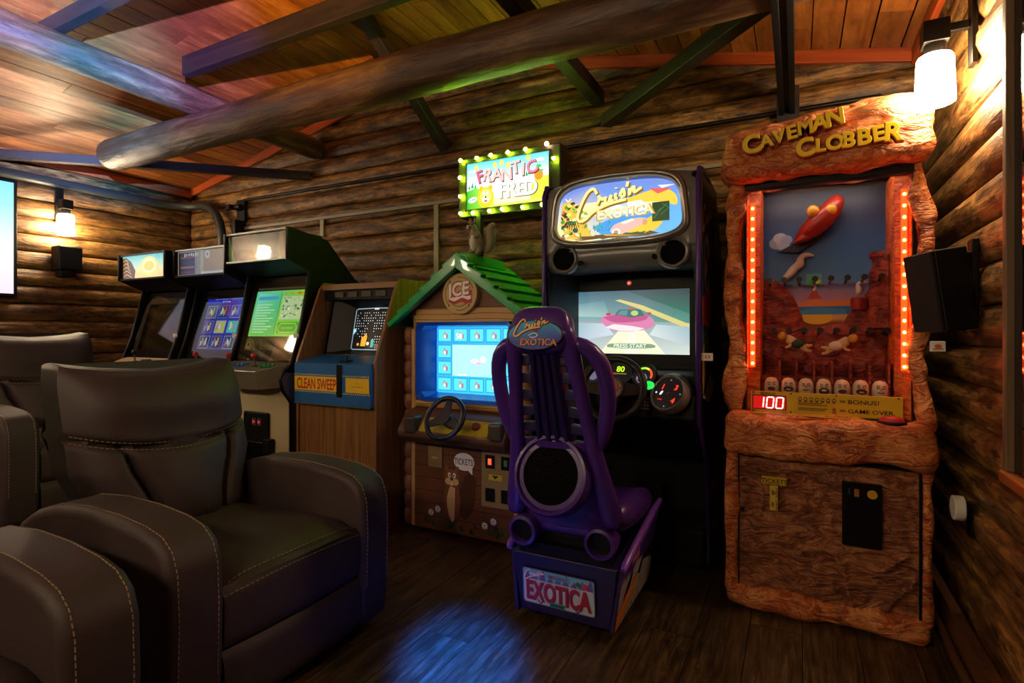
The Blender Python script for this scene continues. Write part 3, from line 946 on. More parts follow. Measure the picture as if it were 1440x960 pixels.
    obj('speaker_panel', MB().prism([(.03, 1.69 + dh), (.03, 1.675 + dh), (.195, 1.60 + dh), (.205, 1.61 + dh)], 'x', -iw, iw), M_black, r)
    obj('top_panel', MB().prism([(.30, 1.86 + dh), (.33, 1.84 + dh), (.59, 1.59 + dh), (.69, 1.54 + dh), (.69, 1.50 + dh), (.28, 1.80 + dh)], 'x', -iw, iw), M_side_blk, r)
    obj('rear_panel', MB().box(-iw, iw, .68, .698, .03, 1.54 + dh), M_side_blk, r)
    # screen unit, leaning back: origin bottom edge
    B0 = Vector((0, .05, 1.0)); T0 = Vector((0, .205, 1.60 + dh))
    V = (T0 - B0).normalized(); hh = (T0 - B0).length
    Nn = Vector((1, 0, 0)).cross(V)
    def plane(art, nm, par, mat, back, base=0.0):
        return art.build(nm, par, B0 - Nn * back - Vector((iw, 0, 0)), (1, 0, 0), V, mat, base=base)
    sw = 2 * iw
    R4 = Matrix((Vector((1, 0, 0)), V, Nn)).transposed().to_4x4(); R4.translation = B0
    bez = MB()
    for x0, x1, v0, v1 in ((-iw, iw, 0, hh * .14), (-iw, iw, hh * .88, hh), (-iw, -iw + .05, hh * .14, hh * .88), (iw - .05, iw, hh * .14, hh * .88)):
        bez.box(x0, x1, v0, v1, -.06, -.03, R4)
    obj('screen_bezel', bez, M_black, r)
    a = Art()
    if kind == 'crt':
        a.rect(0, 0, sw, hh, '#3a3422'); 
        obj('crt_tube', MB().grid(lambda u, v: tuple(R4 @ Vector(((u - .5) * (sw - .12), hh * (.12 + .7 * v), -.055 + .03 * (1 - (2 * u - 1) ** 2) * (1 - (2 * v - 1) ** 2)))), 16, 16), plain('idle_crt', '#453d28', 0.14), r, smooth=True)
        mf = MB().grid(lambda u, v: tuple(R4 @ Vector(((u - .5) * sw, hh * v, -.012))), 1, 1)
        a = Art(); f_ = .05
        a.line([(.045, hh * .1), (.045, hh * .8), (.08, hh * .86), (sw - .08, hh * .86), (sw - .045, hh * .8), (sw - .045, hh * .1)], .05, '#4b4430')
        plane(a, 'screen_mask', r, flat_print(), .022)
    elif kind == 'blue':
        x0, x1, y0, y1 = .06, sw - .05, hh * .12, hh * .92
        a.rect(x0, y0, x1, y1, '#0a0a30'); dx, dy = x1 - x0, y1 - y0
        a.poly([(x0, y0), (x1, y0), (x1, y1), (x0, y1)], ['#1c1634', '#141a58', '#2430c8', '#1a1f70'])
        a.rect(x0, y1 - dy * .13, x1, y1, '#2a2ed8'); a.scrib((x0 + x1) / 2 + .03, y1 - dy * .05, .34, .018, '#9aa4f4', 15); a.scrib((x0 + x1) / 2, y1 - dy * .105, .10, .014, '#a8d8f0', 5)
        cols = [['#3a2438', '#4a3428', '#30284a'], ['#5a3a78', '#c8c83a', '#48d0b8'], ['#5a4a30', '#151540', '#3c3cc0']]
        for i in range(3):
            for j in range(3):
                cx, cy = x0 + dx * (.19 + .31 * i), y0 + dy * (.17 + .27 * j)
                c = cols[j][i]
                a.rect(cx - dx * .13, cy - dy * .115, cx + dx * .13, cy + dy * .115, '#4a5ae0' if (i + j) % 2 else '#8a8ae8')
                a.rect(cx - dx * .115, cy - dy * .1, cx + dx * .115, cy + dy * .1, c)
                for q in range(5):
                    a.rect(cx - dx * (.09 - .03 * q), cy - dy * (.07 - .02 * (q % 3)), cx - dx * (.07 - .03 * q), cy + dy * (.02 + .03 * ((q * 2) % 3)), ['#e0e060', '#60e0c0', '#d06090', '#80a0ff', '#ffffff'][(q + i + j) % 5])
        a.rect(x0, y0, x1, y0 + dy * .03, '#5a6af0'); a.scrib((x0 + x1) / 2, y0 + dy * .015, .3, .010, '#b8c4ff', 16)
        plane(a, 'screen_picture', r, lit_print(.75), .05, .005)
    else:
        # bezel art, then the bright green menu
        plane(Art().rect(0, 0, sw, hh, '#4f4a34'), 'bezel_art', r, flat_print(), .042)
        a.rect(.02, hh * .86, sw - .02, hh * .985, '#70684a')
        for k in range(6):
            a.rect(.04 + k * (sw - .08) / 6, hh * .885, .03 + (k + 1) * (sw - .08) / 6, hh * .95, ['#a83c20', '#caa860', '#8a2c24', '#d8c83a', '#a4242c', '#b89858'][k])
            a.rect(.05 + k * (sw - .08) / 6, hh * .90, .02 + (k + 1) * (sw - .08) / 6, hh * .93, ['#e8a050', '#7a4a28', '#e0c8a0', '#4a5a28', '#e8e0d0', '#5a3018'][k])
        for k in range(9):
            a.ell(.025, hh * (.3 + .06 * k), .012, .014, ['#6a3a24', '#8a7a3c', '#3a6a4a'][k % 3])
        plane(a, 'bezel_art', r, lit_print(.30), .038)
        a = Art()
        x0, x1, y0, y1 = .055, sw - .03, hh * .30, hh * .84; dx, dy = x1 - x0, y1 - y0
        a.poly([(x0, y0), (x1, y0), (x1, y1), (x0, y1)], ['#7ad84a', '#58c83c', '#7ad83c', '#5ad8b0'])
        a.poly([(x0, y0 + dy * .02), (x0 + dx * .5, y0 + dy * .02), (x0 + dx * .5, y1 - dy * .05), (x0 + dx * .05, y1 - dy * .05)], ['#74d060', '#4ec45a', '#4cd0a8', '#7ce8dc'])
        a.rect(x0 + dx * .06, y1 - dy * .2, x0 + dx * .46, y1 - dy * .12, '#4aa8d8')
        for k in range(11):
            a.rect(x0 + dx * .05, y0 + dy * (.08 + .06 * k), x0 + dx * (.3 + .13 * ((k * 7) % 3) / 2), y0 + dy * (.105 + .06 * k), '#a8f0c0')
        a.line([(x0 + dx * .51, y0 + dy * .03), (x0 + dx * .51, y1 - dy * .03)], .006, '#2a8a30')
        a.rect(x0 + dx * .55, y0 + dy * .36, x0 + dx * .97, y1 - dy * .14, '#b8d8a8')
        rnd = random.Random(4)
        for k in range(46):
            px, py = x0 + dx * rnd.uniform(.57, .95), y0 + dy * rnd.uniform(.39, .82)
            a.rect(px, py, px + dx * rnd.uniform(.015, .05), py + dy * rnd.uniform(.015, .05), rnd.choice(['#2f6a3c', '#5a8a58', '#e8f0d8', '#8ab080', '#3f7a50', '#d0c890']))
        a.scrib(x0 + dx * .68, y1 - dy * .075, dx * .2, .024, '#b8a030', 5); a.poly(curve([(x0 + dx * .8, y1 - dy * .09), (x0 + dx * .86, y1 - dy * .04), (x0 + dx * .9, y1 - dy * .07), (x0 + dx * .96, y1 - dy * .06), (x0 + dx * .9, y1 - dy * .1)]), '#e06020')
        a.rect(x0 + dx * .56, y0 + dy * .05, x0 + dx * .96, y0 + dy * .3, '#3cac30'); a.line([(x0 + dx * .58, y0 + dy * .17), (x0 + dx * .62, y0 + dy * .27), (x0 + dx * .9, y0 + dy * .27), (x0 + dx * .94, y0 + dy * .17), (x0 + dx * .9, y0 + dy * .08), (x0 + dx * .62, y0 + dy * .08)], .006, '#b8e040', True)
        a.scrib(x0 + dx * .76, y0 + dy * .175, dx * .2, .014, '#98d840', 6)
        plane(a, 'screen_picture', r, lit_print(1.0), .034)
        a = Art()   # lower bezel drawing: green cartoonless swirls and brass flap
        a.rect(.03, hh * .02, sw * .52, hh * .29, '#4a5c2c')
        a.ell(sw * .14, hh * .2, .045, .05, '#9ab04a'); a.ell(sw * .14, hh * .2, .022, .026, '#e0e4c0'); a.ell(sw * .14, hh * .2, .012, None, '#26401c')
        for k in range(4):
            a.line(curve([(sw * (.22 + .06 * k), hh * .04), (sw * (.26 + .06 * k), hh * .14), (sw * (.2 + .07 * k), hh * .26)]), .012, ['#c8c070', '#2c4a20', '#a89a4a', '#3a6a30'][k])
        a.poly([(sw * .56, hh * .03), (sw * .95, hh * .03), (sw * .98, hh * .28), (sw * .62, hh * .28)], '#6b5c3a')
        plane(a, 'lower_bezel_art', r, flat_print(), .034)
    obj('screen_glass', MB().box(-iw, iw, 0, hh * .995, -.012, -.008, R4), pane_glass('smoked_pane', (.75, .73, .68), .12), r)
    # control panel
    cpw = iw - .005
    cmat = {'crt': plain('tan_panel', '#8a6a3c', .5, var=.15), 'blue': plain('blue_panel', '#28407c', .4), 'green': M_metalcp}[kind]
    cp = obj('control_panel', MB().add([(-cpw, .06, 1.0), (cpw, .06, 1.0), (cpw, .0, .985), (cpw - .10, -.14, .95), (-cpw + .10, -.14, .95), (-cpw, 0, .985), (-cpw, .06, .86), (cpw, .06, .86), (cpw, 0, .84), (cpw - .1, -.13, .83), (-cpw + .1, -.13, .83), (-cpw, 0, .84)],
                                       [(0, 5, 4, 3, 2, 1), (6, 7, 8, 9, 10, 11), (4, 10, 9, 3), (3, 9, 8, 2), (5, 11, 10, 4), (2, 8, 7, 1), (0, 6, 11, 5), (1, 7, 6, 0)]), cmat, r, bevel=.004)
    obj('panel_trim', MB().tube([(-cpw + .1, -.141, .947), (cpw - .1, -.141, .947)], .006, 8), M_steel, cp)
    if kind == 'blue':
        a = Art(); a.rect(-.26, -.11, .26, .03, '#30509a'); a.ell(-.06, -.04, .09, .06, '#c8c8d0'); a.ell(-.06, -.04, .07, .045, '#c83038'); a.ell(.06, -.05, .06, .04, '#d8d8e0'); a.rect(-.24, -.1, -.12, -.06, '#e0e0e8')
        a.build('panel_overlay', cp, (0, 0, .9868), (1, 0, 0), (0, 1, .25), flat_print())
    def cz(y): return .985 + .25 * y + (.001 if y > 0 else 0)
    sticks = {'crt': [(0, M_black)], 'blue': [(.05, M_red)], 'green': [(-.2, M_red), (.06, M_red)]}[kind]
    for x, mt in sticks:
        joystick(cp, x, -.04, cz(-.04), 0, mt)
        for k in range(6):
            bx_, by_ = x + .07 + .034 * (k % 3), -.025 - .035 * (k // 3) + .006 * (k % 3)
            button(cp, bx_, by_, cz(by_), {'crt': M_black, 'blue': M_white}.get(kind) or (M_blue if x < 0 else M_green))
    # lower front with coin door
    fm = M_cream if kind == 'green' else M_black
    obj('front_panel', MB().box(-iw, iw, .035, .05, .10, .86), fm, r)
    obj('kick_plate', MB().box(-iw, iw, .05, .065, .02, .10), M_black, r)
    cdoor = obj('coin_door', MB().box(-.14, .11, .012, .036, .30, .66), M_black, r, bevel=.012, seg=3)
    a = Art()
    for k in (0, 1):
        a.rect(-.045 + .055 * k, .57, -.005 + .055 * k, .62, '#3a1414'); a.scrib(-.025 + .055 * k, .595, .03, .024, '#c84848', 2)
    a.build('coin_slots', cdoor, (0, .0115, 0), (1, 0, 0), (0, 0, 1), lit_print(.5))
    obj('coin_return', MB().box(-.09, .09, .002, .014, .35, .46), M_blackgloss, cdoor, bevel=.004)
    obj('lock_box', MB().box(.10, .16, -.02, .03, .40, .49), M_black, cdoor, bevel=.005)
    obj('card_sticker', MB().box(iw - .03, hw, .085, .089, 1.16, 1.19), M_white, r)
    return r
upright('arcade_cabinet', 'black upright cabinet with blank glass screen and small golden marquee, leftmost of the row', (-4.53, 2.42, 0), .64, 1.815, 'crt')
upright('arcade_cabinet', 'black upright cabinet with a blue tiled game menu on its screen', (-3.885, 2.47, 0), .62, 1.815, 'blue')
upright('arcade_cabinet', 'tall upright cabinet with bright green screen, cream front and coin door', (-3.24, 2.45, 0), .64, 1.88, 'green')

# ------------------------------------------------------------------ the wood-grain cabinet
M_vinyl = wood('walnut_vinyl', [(0.25, '#5a3a1e'), (0.5, '#8a5f34'), (0.75, '#a87a48')], 'Z', 2.0, 26.0, 0.4, 0.06, objvar=.05)
M_cpblue = plain('blue_painted_steel', '#1b5f9e', .38, var=.1)
def wood_cab():
    W = .68; hw = W / 2; t = .02; iw = hw - t
    r = thing('arcade_cabinet', 'old wood-grain arcade cabinet with blue and yellow lettered panel and dotted maze screen', 'arcade machine', (-2.56, 2.5, 0))
    prof = [(0, 0), (.72, 0), (.72, 1.54), (.225, 1.54), (.19, 1.50), (-.005, 1.02), (0, .96)]
    for s in (-1, 1):
        x0, x1 = (iw, hw) if s > 0 else (-hw, -iw)
        obj('side_panel', MB().prism(prof, 'x', x0, x1), M_vinyl, r, bevel=.002)
    obj('front_panel', MB().box(-iw, iw, .012, .03, .02, .745), M_vinyl, r)
    obj('back_panel', MB().box(-iw, iw, .69, .71, .02, 1.52), M_black, r)
    top = obj('top_panel', MB().box(-iw, iw, .22, .69, 1.50, 1.525), M_vinyl, r)
    obj('front_rail', MB().box(-iw, iw, .20, .235, 1.485, 1.515), plain('tan_rail', '#8a6a42', .5), r)
    vent = obj('vent_panel', MB().box(-iw, iw, .225, .245, 1.42, 1.485), M_black, r)
    for k in range(4):
        obj('vent_slot', MB().box(-.22 + .12 * k, -.14 + .12 * k, .218, .226, 1.435, 1.47), plain('slot_grey', '#3a3630', .5), vent)
    # recessed monitor with a dark moulded surround
    R4 = Matrix.Translation((.02, .235, 1.245)) @ Euler((math.radians(-12), 0, 0)).to_matrix().to_4x4()
    sur = MB()
    ow, oh, sw, sh = .295, .195, .195, .15
    o_ = [(-ow, -oh), (ow, -oh), (ow, oh), (-ow, oh)]; i_ = [(-sw, -sh), (sw, -sh), (sw, sh), (-sw, sh)]
    vs = [R4 @ Vector((p[0], 0, p[1])) for p in o_] + [R4 @ Vector((p[0] + .02, .09, p[1] - .005)) for p in i_]
    sur.add(vs, [(k, (k + 1) % 4, 4 + (k + 1) % 4, 4 + k) for k in range(4)])
    obj('monitor_surround', sur, plain('surround_navy', '#10141c', .5), r, bevel=.01)
    fl = MB()
    for x0, x1, z0, z1 in ((-iw, -ow, -.25, .23), (ow, iw, -.25, .23), (-ow, ow, oh, .23), (-ow, ow, -.25, -oh)):
        fl.box(x0, x1, -.002, .01, z0, z1, Matrix.Translation((0, .235, 1.245)) @ Euler((math.radians(-12), 0, 0)).to_matrix().to_4x4())
    obj('monitor_plate', fl, plain('plate_brown', '#2a1d14', .5), r)
    a = Art()
    a.rect(-sw, -sh, sw, sh, '#0b0e10')
    a.line([(-sw * .93, -sh * .9), (-sw * .93, sh * .88), (-sw * .85, sh * .94), (0, sh * .97), (sw * .85, sh * .94), (sw * .93, sh * .88), (sw * .93, -sh * .9), (sw * .85, -sh * .95), (-sw * .85, -sh * .95)], .006, '#8fa8b0', True)
    a.rect(-.02, sh * .9, .02, sh * .96, '#d8e8ee')
    rnd = random.Random(12)
    for i in range(17):
        for j in range(13):
            px, py = -sw * .82 + i * sw * .1025, -sh * .72 + j * sh * .122
            skip = (i in (6, 7) and 2 < j < 9) or (j in (4, 5) and 8 < i < 14) or rnd.random() < .22
            if i < 8 and j < 3: skip = True
            if not skip: a.rect(px - .0026, py - .0026, px + .0026, py + .0026, '#e8f4f8')
    a.poly([(-sw * .5, -sh * .8), (-sw * .28, -sh * .8), (-sw * .24, -sh * .35), (-sw * .32, -sh * .2), (-sw * .4, -sh * .4), (-sw * .48, -sh * .35)], '#f0a828')
    a.poly([(-sw * .9, -sh * .3), (-sw * .78, -sh * .1), (-sw * .8, 0), (-sw * .9, .0)], '#9fd8e8'); a.rect(-sw * .05, -sh * .85, sw * .08, -sh * .5, '#5aa8a0'); a.ell(-sw * .18, -sh * .68, .012, None, '#f0f0c0')
    a.ell(-sw * .62, -sh * .72, .01, None, '#e89a3a'); a.ell(sw * .2, -sh * .8, .008, None, '#f0b0a0')
    a.build('screen_picture', r, R4 @ Vector((.02, .085, -.005)), R4.to_3x3() @ Vector((1, 0, 0)), R4.to_3x3() @ Vector((0, 0, 1)), lit_print(.85))
    # blue control box with yellow lettered front
    cp = obj('control_box', MB().prism([(-.03, .75), (-.03, 1.005), (.17, 1.05), (.19, 1.03), (.19, .75)], 'x', -iw, iw), M_cpblue, r, bevel=.004)
    a = Art(); fw, fh = 2 * iw, .255
    a.rect(0, 0, fw, fh, '#1c62a4')
    for y0 in (.07, .178):
        for k in range(42):
            a.rect(fw * (k + .25) / 42, y0, fw * (k + .7) / 42, y0 + .008, '#e8d060')
    a.rect(.005, .083, fw * .62, .172, '#e8c020'); a.rect(fw * .70, .083, fw - .005, .172, '#e8c020')
    a.text('CLEAN SWEEP', fw * .31, .127, .066, '#c01820', .035, 0, .575)
    a.scrib(fw * .85, .14, .03, .008, '#b08818', 2); a.scrib(fw * .85, .12, .09, .009, '#a07c14', 9)
    rnd = random.Random(3)
    for k in range(26): 
        px, py = rnd.uniform(.02, fw - .02), rnd.choice([rnd.uniform(.01, .06), rnd.uniform(.195, .245)])
        a.ell(px, py, .0022, None, '#5a9ad0', 6)
    a.build('lettered_panel', cp, (-iw, -.0305, .75), (1, 0, 0), (0, 0, 1), flat_print())
    obj('hasp_bar', MB().box(.055, .095, -.04, -.031, .80, 1.0), M_bronze, cp, bevel=.003)
    obj('hasp_hinge', MB().box(.045, .105, .0, .07, 1.012, 1.025).cyl((.075, .03, 1.02), (.075, .03, 1.055), .006, n=8), M_bronze, cp)
    obj('steel_trim', MB().box(-iw, iw, -.033, -.03, .742, .75), M_steel, cp)
    obj('card_sticker', MB().box(iw - .03, iw, .035, .038, 1.10, 1.13), M_white, r)
    return r
wood_cab()
# ------------------------------------------------------------------ cabin-shaped driving game with a green roof and a lit sign on top
def cabin_game():
    r = thing('cabin_arcade_game', 'log-cabin shaped arcade game with green roof, blue screen and steering wheel', 'arcade machine', (-1.71, 2.65, 0))
    hw, D = .40, .62
    M_tan = plain('tan_painted_wood', '#c69c5c', .5, var=.1, vscale=6)
    M_brn = plain('brown_painted_wood', '#6a3f22', .5, var=.15, vscale=5)
    M_logp = plain('painted_log_brown', '#7a4c34', .45, var=.2, vscale=9, bump=.2, bscale=20)
    M_roof = plain('green_moulded_roof', '#12a458', .25, var=.08, coat=.3)
    M_blu = plain('blue_plastic_bezel', '#1a55b8', .3)
    dk = '#3a2410'
    # body
    obj('body', MB().box(-hw + .02, hw - .02, .175, D, .02, 1.30).box(-hw + .02, -hw + .06, .06, .175, .02, 1.30).box(hw - .06, hw - .02, .06, .175, .02, 1.30), plain('cab_side_brown', '#4a2c1a', .5), r)
    # stacked log ends at both edges of the front
    for s in (-1, 1):
        for k in range(12):
            z0 = .03 + k * .1
            obj('corner_log', MB().lathe([(.0, -.0), (.03, .002), (.04, .02), (.043, .05), (.04, .08), (.03, .098), (0, .1)], (s * (hw - .005), .035, z0), 'z', 14), M_logp, r, ang=40)
        obj('corner_strip', MB().box(s * (hw - .05) - .012, s * (hw - .05) + .012, -.004, .02, .03, 1.22), M_tan, r, bevel=.003)
    # lower front: boards with painted grain
    low = obj('lower_front', MB().box(-hw + .05, hw - .05, .0, .06, .03, .56), M_brn, r)
    a = Art()
    W, H = 2 * (hw - .05), .53
    n = 7
    rnd = random.Random(5)
    for k in range(1, n):
        y = H * k / n
        a.line(curve([(0, y + rnd.uniform(-.004, .004)), (W * .3, y + rnd.uniform(-.006, .006)), (W * .65, y + rnd.uniform(-.006, .006)), (W, y)]), .0045, dk)
        for q in range(2):
            x0 = rnd.uniform(.02, W * .7); a.line(curve([(x0, y - .035), (x0 + .06, y - .032 + rnd.uniform(-.006, .006)), (x0 + .13, y - .036)]), .0025, '#50301a')
    # tickets balloon
    a.ell(W * .52, H * .80, .075, .056, '#1a120c'); a.ell(W * .52, H * .80, .071, .052, '#e9e4d4'); a.poly([(W * .55, H * .72), (W * .60, H * .665), (W * .60, H * .74)], '#e9e4d4')
    a.text('TICKETS!', W * .52, H * .80, .036, '#181410', .012, 0, .66)
    # painted squirrel, a plain one: tail, body, belly, head
    cx = W * .40
    a.ell(cx + .105, H * .42, .055, .13, '#4a2c18', rot=-.15); a.ell(cx + .125, H * .58, .045, .05, '#4a2c18')
    a.ell(cx, H * .36, .058, .12, '#7a4c2a'); a.poly(curve([(cx - .012, H * .52), (cx - .035, H * .36), (cx - .018, H * .18), (cx + .012, H * .135), (cx + .02, H * .30), (cx + .022, H * .5)]), '#d6b070')
    a.ell(cx, H * .61, .052, .05, '#84542e'); a.ell(cx - .035, H * .70, .013, .022, '#84542e', rot=.4); a.ell(cx + .035, H * .70, .013, .022, '#84542e', rot=-.4)
    a.ell(cx - .022, H * .565, .026, .02, '#d6b070'); a.ell(cx + .022, H * .565, .026, .02, '#d6b070'); a.ell(cx - .017, H * .635, .010, .015, '#f0ece0'); a.ell(cx + .017, H * .635, .010, .015, '#f0ece0')
    a.ell(cx - .015, H * .632, .005, .007, '#14100c'); a.ell(cx + .015, H * .632, .005, .007, '#14100c'); a.ell(cx, H * .588, .009, .006, '#14100c'); a.rect(cx - .006, H * .525, cx + .006, H * .548, '#f0ece0')
    # grass tufts and daisies
    for k in range(26):
        gx, gy = rnd.uniform(W * .1, W * .95), rnd.uniform(.015, .06)
        a.poly([(gx - .014, gy), (gx + .014, gy), (gx + rnd.uniform(-.02, .02), gy + rnd.uniform(.02, .045))], rnd.choice(['#1f4a20', '#2c5c28', '#183a1a']))
    for fx, fy in ((.19, .19), (.26, .24), (.72, .15), (.80, .21)):
        for p in range(9):
            t = 2 * PI * p / 9
            a.ell(W * fx + .013 * math.cos(t), H * fy + .013 * math.sin(t), .009, .0045, '#e6e4dc', 10, rot=t)
        a.ell(W * fx, H * fy, .0065, None, '#d8a828', 12)
        a.line([(W * fx, H * fy - .012), (W * fx + .004, .03)], .003, '#2c5c28')
    a.build('painted_front', low, (-hw + .05, -.0008, .03), (1, 0, 0), (0, 0, 1), flat_print())
    tp = obj('ticket_plate', MB().box(-.235, -.135, -.012, 0, .40, .53), plain('tan_plate', '#8e7648', .5), low, bevel=.008)
    obj('ticket_slot', MB().box(-.205, -.165, -.016, -.012, .455, .465), plain('slot_tan', '#c0a468', .5), tp)
    cpn = obj('coin_plate', MB().box(.135, .345, -.014, 0, .22, .55), plain('tan_plate', '#8e7648', .5), low, bevel=.016, seg=3)
    for x, z in ((.165, .44), (.265, .44), (.165, .255), (.265, .255)):
        c = obj('coin_mech', MB().box(x, x + .06, -.02, -.014, z, z + .075), M_black, cpn, bevel=.005)
        if z > .4:
            obj('coin_slot', MB().box(x + .02, x + .04, -.023, -.02, z + .022, z + .055), glow('slot_red' if x < .2 else 'slot_green', '#ff5030' if x < .2 else '#1c4a28', 1.2 if x < .2 else .3), c)
    a = Art(); a.rect(0, 0, .085, .032, '#c8b030'); a.poly([(.02, .026), (.065, .026), (.0425, .008)], '#28200c')
    a.build('coin_sticker', cpn, (.185, -.0145, .375), (1, 0, 0), (0, 0, 1), flat_print())
    # dashboard shelf with wheel
    dash = obj('dashboard', MB().prism([(.05, .555), (-.10, .56), (-.15, .60), (-.15, .635), (-.08, .72), (.05, .765)], 'x', -hw + .045, hw - .045), plain('dash_brown', '#5c3c24', .45, var=.15), r, bevel=.012, seg=3)
    Vd = Vector((0, .07, .085)).normalized()
    a = Art(); a.rect(-.20, 0, .25, .095, '#b09a20'); a.rect(-.195, .005, .245, .09, '#c0aa28')
    for k in range(14): a.ell(-.18 + .03 * k, .012 + .07 * ((k * 5) % 3) / 2, .006, .004, '#a08c1c')
    a.build('dash_sticker', dash, (0, -.1492, .6375), (1, 0, 0), Vd, flat_print(), base=.0004)
    for x in (-.30, .26):
        obj('dash_cover', MB().box(x - .0, x + .085, -.165, -.02, .62, .72), plain('cover_grey', '#4c4438', .4, .3), dash, bevel=.018, seg=3)
    obj('start_button', MB().lathe([(.026, 0), (.026, .008), (.02, .014), (.019, .02), (0, .021)], (.165, -.115, .682), 'z', 18, Euler((math.radians(40), 0, 0)).to_matrix()), plain('button_brown', '#7a3a24', .3), dash, ang=40)
    # steering wheel facing the player
    Mw = Matrix.Translation((.02, -.205, .735)) @ Euler((math.radians(62), 0, 0)).to_matrix().to_4x4()
    M_wh = plain('blue_black_rubber', '#10182c', .4)
    wh = obj('steering_wheel', MB().tube([Mw @ Vector((.115 * math.cos(2 * PI * k / 36), .115 * math.sin(2 * PI * k / 36), 0)) for k in range(36)], .0145, 10, closed=True), M_wh, r, ang=60)
    sp_ = MB()
    for ang in (90, 205, 335):
        t = math.radians(ang)
        d = Vector((math.cos(t), math.sin(t), 0)); q = Vector((-d.y, d.x, 0))
        vs = [d * .02 + q * .028, d * .108 + q * .016, d * .108 - q * .016, d * .02 - q * .028]
        vs = [Mw @ (p + Vector((0, 0, z))) for z in (-.008, .004) for p in vs]
        obj('spoke', MB().add(vs, [(3, 2, 1, 0), (4, 5, 6, 7), (0, 1, 5, 4), (1, 2, 6, 5), (2, 3, 7, 6), (3, 0, 4, 7)]), M_wh, wh, bevel=.003)
    obj('hub', MB().cyl(Mw @ Vector((0, 0, -.09)), Mw @ Vector((0, 0, .012)), .036, n=20), M_wh, wh, ang=40)
    # upper front: tan frame with grain lines around the blue screen opening
    ox0, ox1, oz0, oz1 = -.33, .33, .79, 1.26
    up = MB()
    up.box(-hw + .05, ox0, 0, .06, .755, 1.30); up.box(ox1, hw - .05, 0, .06, .755, 1.30); up.box(ox0, ox1, 0, .06, .755, oz0); up.box(ox0, ox1, 0, .06, oz1, 1.34)
    uf = obj('screen_frame', up, M_tan, r)
    a = Art()
    for k in range(5):
        y = .012 + .016 * k
        a.line(curve([(-.34, oz1 + y + .004), (-.1, oz1 + y), (.15, oz1 + y + .006), (.34, oz1 + y)]), .003, dk) if k % 2 == 0 else None
    for s in (-1, 1):
        for k in range(2):
            x = s * (.337 + .01 * k)
            a.line(curve([(x, .79), (x + .004, .95), (x - .003, 1.1), (x + .002, 1.27)]), .0025, dk)
    a.line([(-.33, 1.262), (-.35, 1.31)], .003, dk); a.line([(.33, 1.262), (.35, 1.31)], .003, dk)
    for k in range(2):
        a.line(curve([(-.33, .772 - .012 * k), (-.1, .776 - .012 * k), (.1, .770 - .01 * k), (.33, .775 - .012 * k)]), .003, dk)
    a.build('painted_grain', uf, (0, -.0008, 0), (1, 0, 0), (0, 0, 1), flat_print())
    # bezel: opening with chamfered corners stepping back to the screen
    def oct_(w0, w1, z0, z1, c): return [(w0 + c, z0), (w1 - c, z0), (w1, z0 + c), (w1, z1 - c), (w1 - c, z1), (w0 + c, z1), (w0, z1 - c), (w0, z0 + c)]
    A_, B_ = oct_(ox0, ox1, oz0, oz1, .03), oct_(-.29, .29, .825, 1.235, .01)
    bz = MB().add([(p[0], -.006, p[1]) for p in A_] + [(p[0], .02, p[1]) for p in oct_(ox0 + .02, ox1 - .02, oz0 + .02, oz1 - .02, .03)] + [(p[0], .16, p[1]) for p in B_],
                  [(k, (k + 1) % 8, 8 + (k + 1) % 8, 8 + k) for k in range(8)] + [(8 + k, 8 + (k + 1) % 8, 16 + (k + 1) % 8, 16 + k) for k in range(8)])
    obj('screen_bezel', bz, M_blu, r, ang=30)
    a = Art(); sx0, sx1, sz0, sz1 = -.29, .29, .825, 1.235
    a.poly([(sx0, sz0), (sx1, sz0), (sx1, sz1), (sx0, sz1)], ['#2a9cf0', '#3ab4f4', '#2f9cf0', '#1f80e8'])
    gw, gh = (sx1 - sx0) / 5, (sz1 - sz0) / 4.2
    rnd = random.Random(2)
    cells = [(i, 3) for i in range(5)] + [(0, 2), (0, 1), (4, 2), (4, 1)] + [(i, 0) for i in range(5)]
    for i, j in cells:
        x0, y0 = sx0 + .008 + i * gw, sz0 + .012 + j * gh * 1.03
        a.rect(x0, y0, x0 + gw - .012, y0 + gh - .012, '#2f7cae'); a.rect(x0 + .007, y0 + .007, x0 + gw - .019, y0 + gh - .019, '#48ccf0')
        cxx, cyy = x0 + gw / 2 - .006, y0 + gh / 2 - .01
        a.ell(cxx, cyy, .016, .02, '#7a8a98', 12); a.ell(cxx, cyy + .018, .012, .012, '#8a8a92', 12); a.ell(cxx + .018, cyy - .002, .008, .018, '#8a6a70', 10); a.ell(cxx, cyy - .004, .008, .011, '#c8e8f0', 10)
    a.text('50', sx0 + gw * 1.45, sz0 + gh * 3.6, .034, '#e8fbff', .02)
    a.rect(sx0 + gw + .004, sz0 + gh * 1.1, sx1 - gw - .006, sz0 + gh * 3.05, '#92f2fc')
    a.ell(-.01, sz0 + gh * 2.05, .03, .014, '#d8b8d0', 14); a.ell(.05, sz0 + gh * 2.15, .022, .02, '#e0c4d0', 12); a.ell(.02, sz0 + gh * 1.9, .018, .01, '#c898b8', 12); a.rect(-.13, sz0 + gh * 1.12, -.06, sz0 + gh * 1.2, '#e0f8ff')
    a.build('screen_picture', r, (0, .158, 0), (1, 0, 0), (0, 0, 1), lit_print(1.35))
    # gable, badge and roof
    apz, ez = 1.60, 1.245
    gb = obj('gable', MB().prism([(-.42, 1.30), (.42, 1.30), (0, 1.60)], 'y', .01, .06), M_brn, r)
    a = Art()
    for k in range(1, 6):
        z = 1.30 + .05 * k; w_ = .42 * (1.60 - z) / .30
        a.line(curve([(-w_, z), (-w_ * .3, z + .004), (w_ * .4, z - .004), (w_, z)]), .0035, dk)
    a.build('painted_boards', gb, (0, .0092, 0), (1, 0, 0), (0, 0, 1), flat_print())
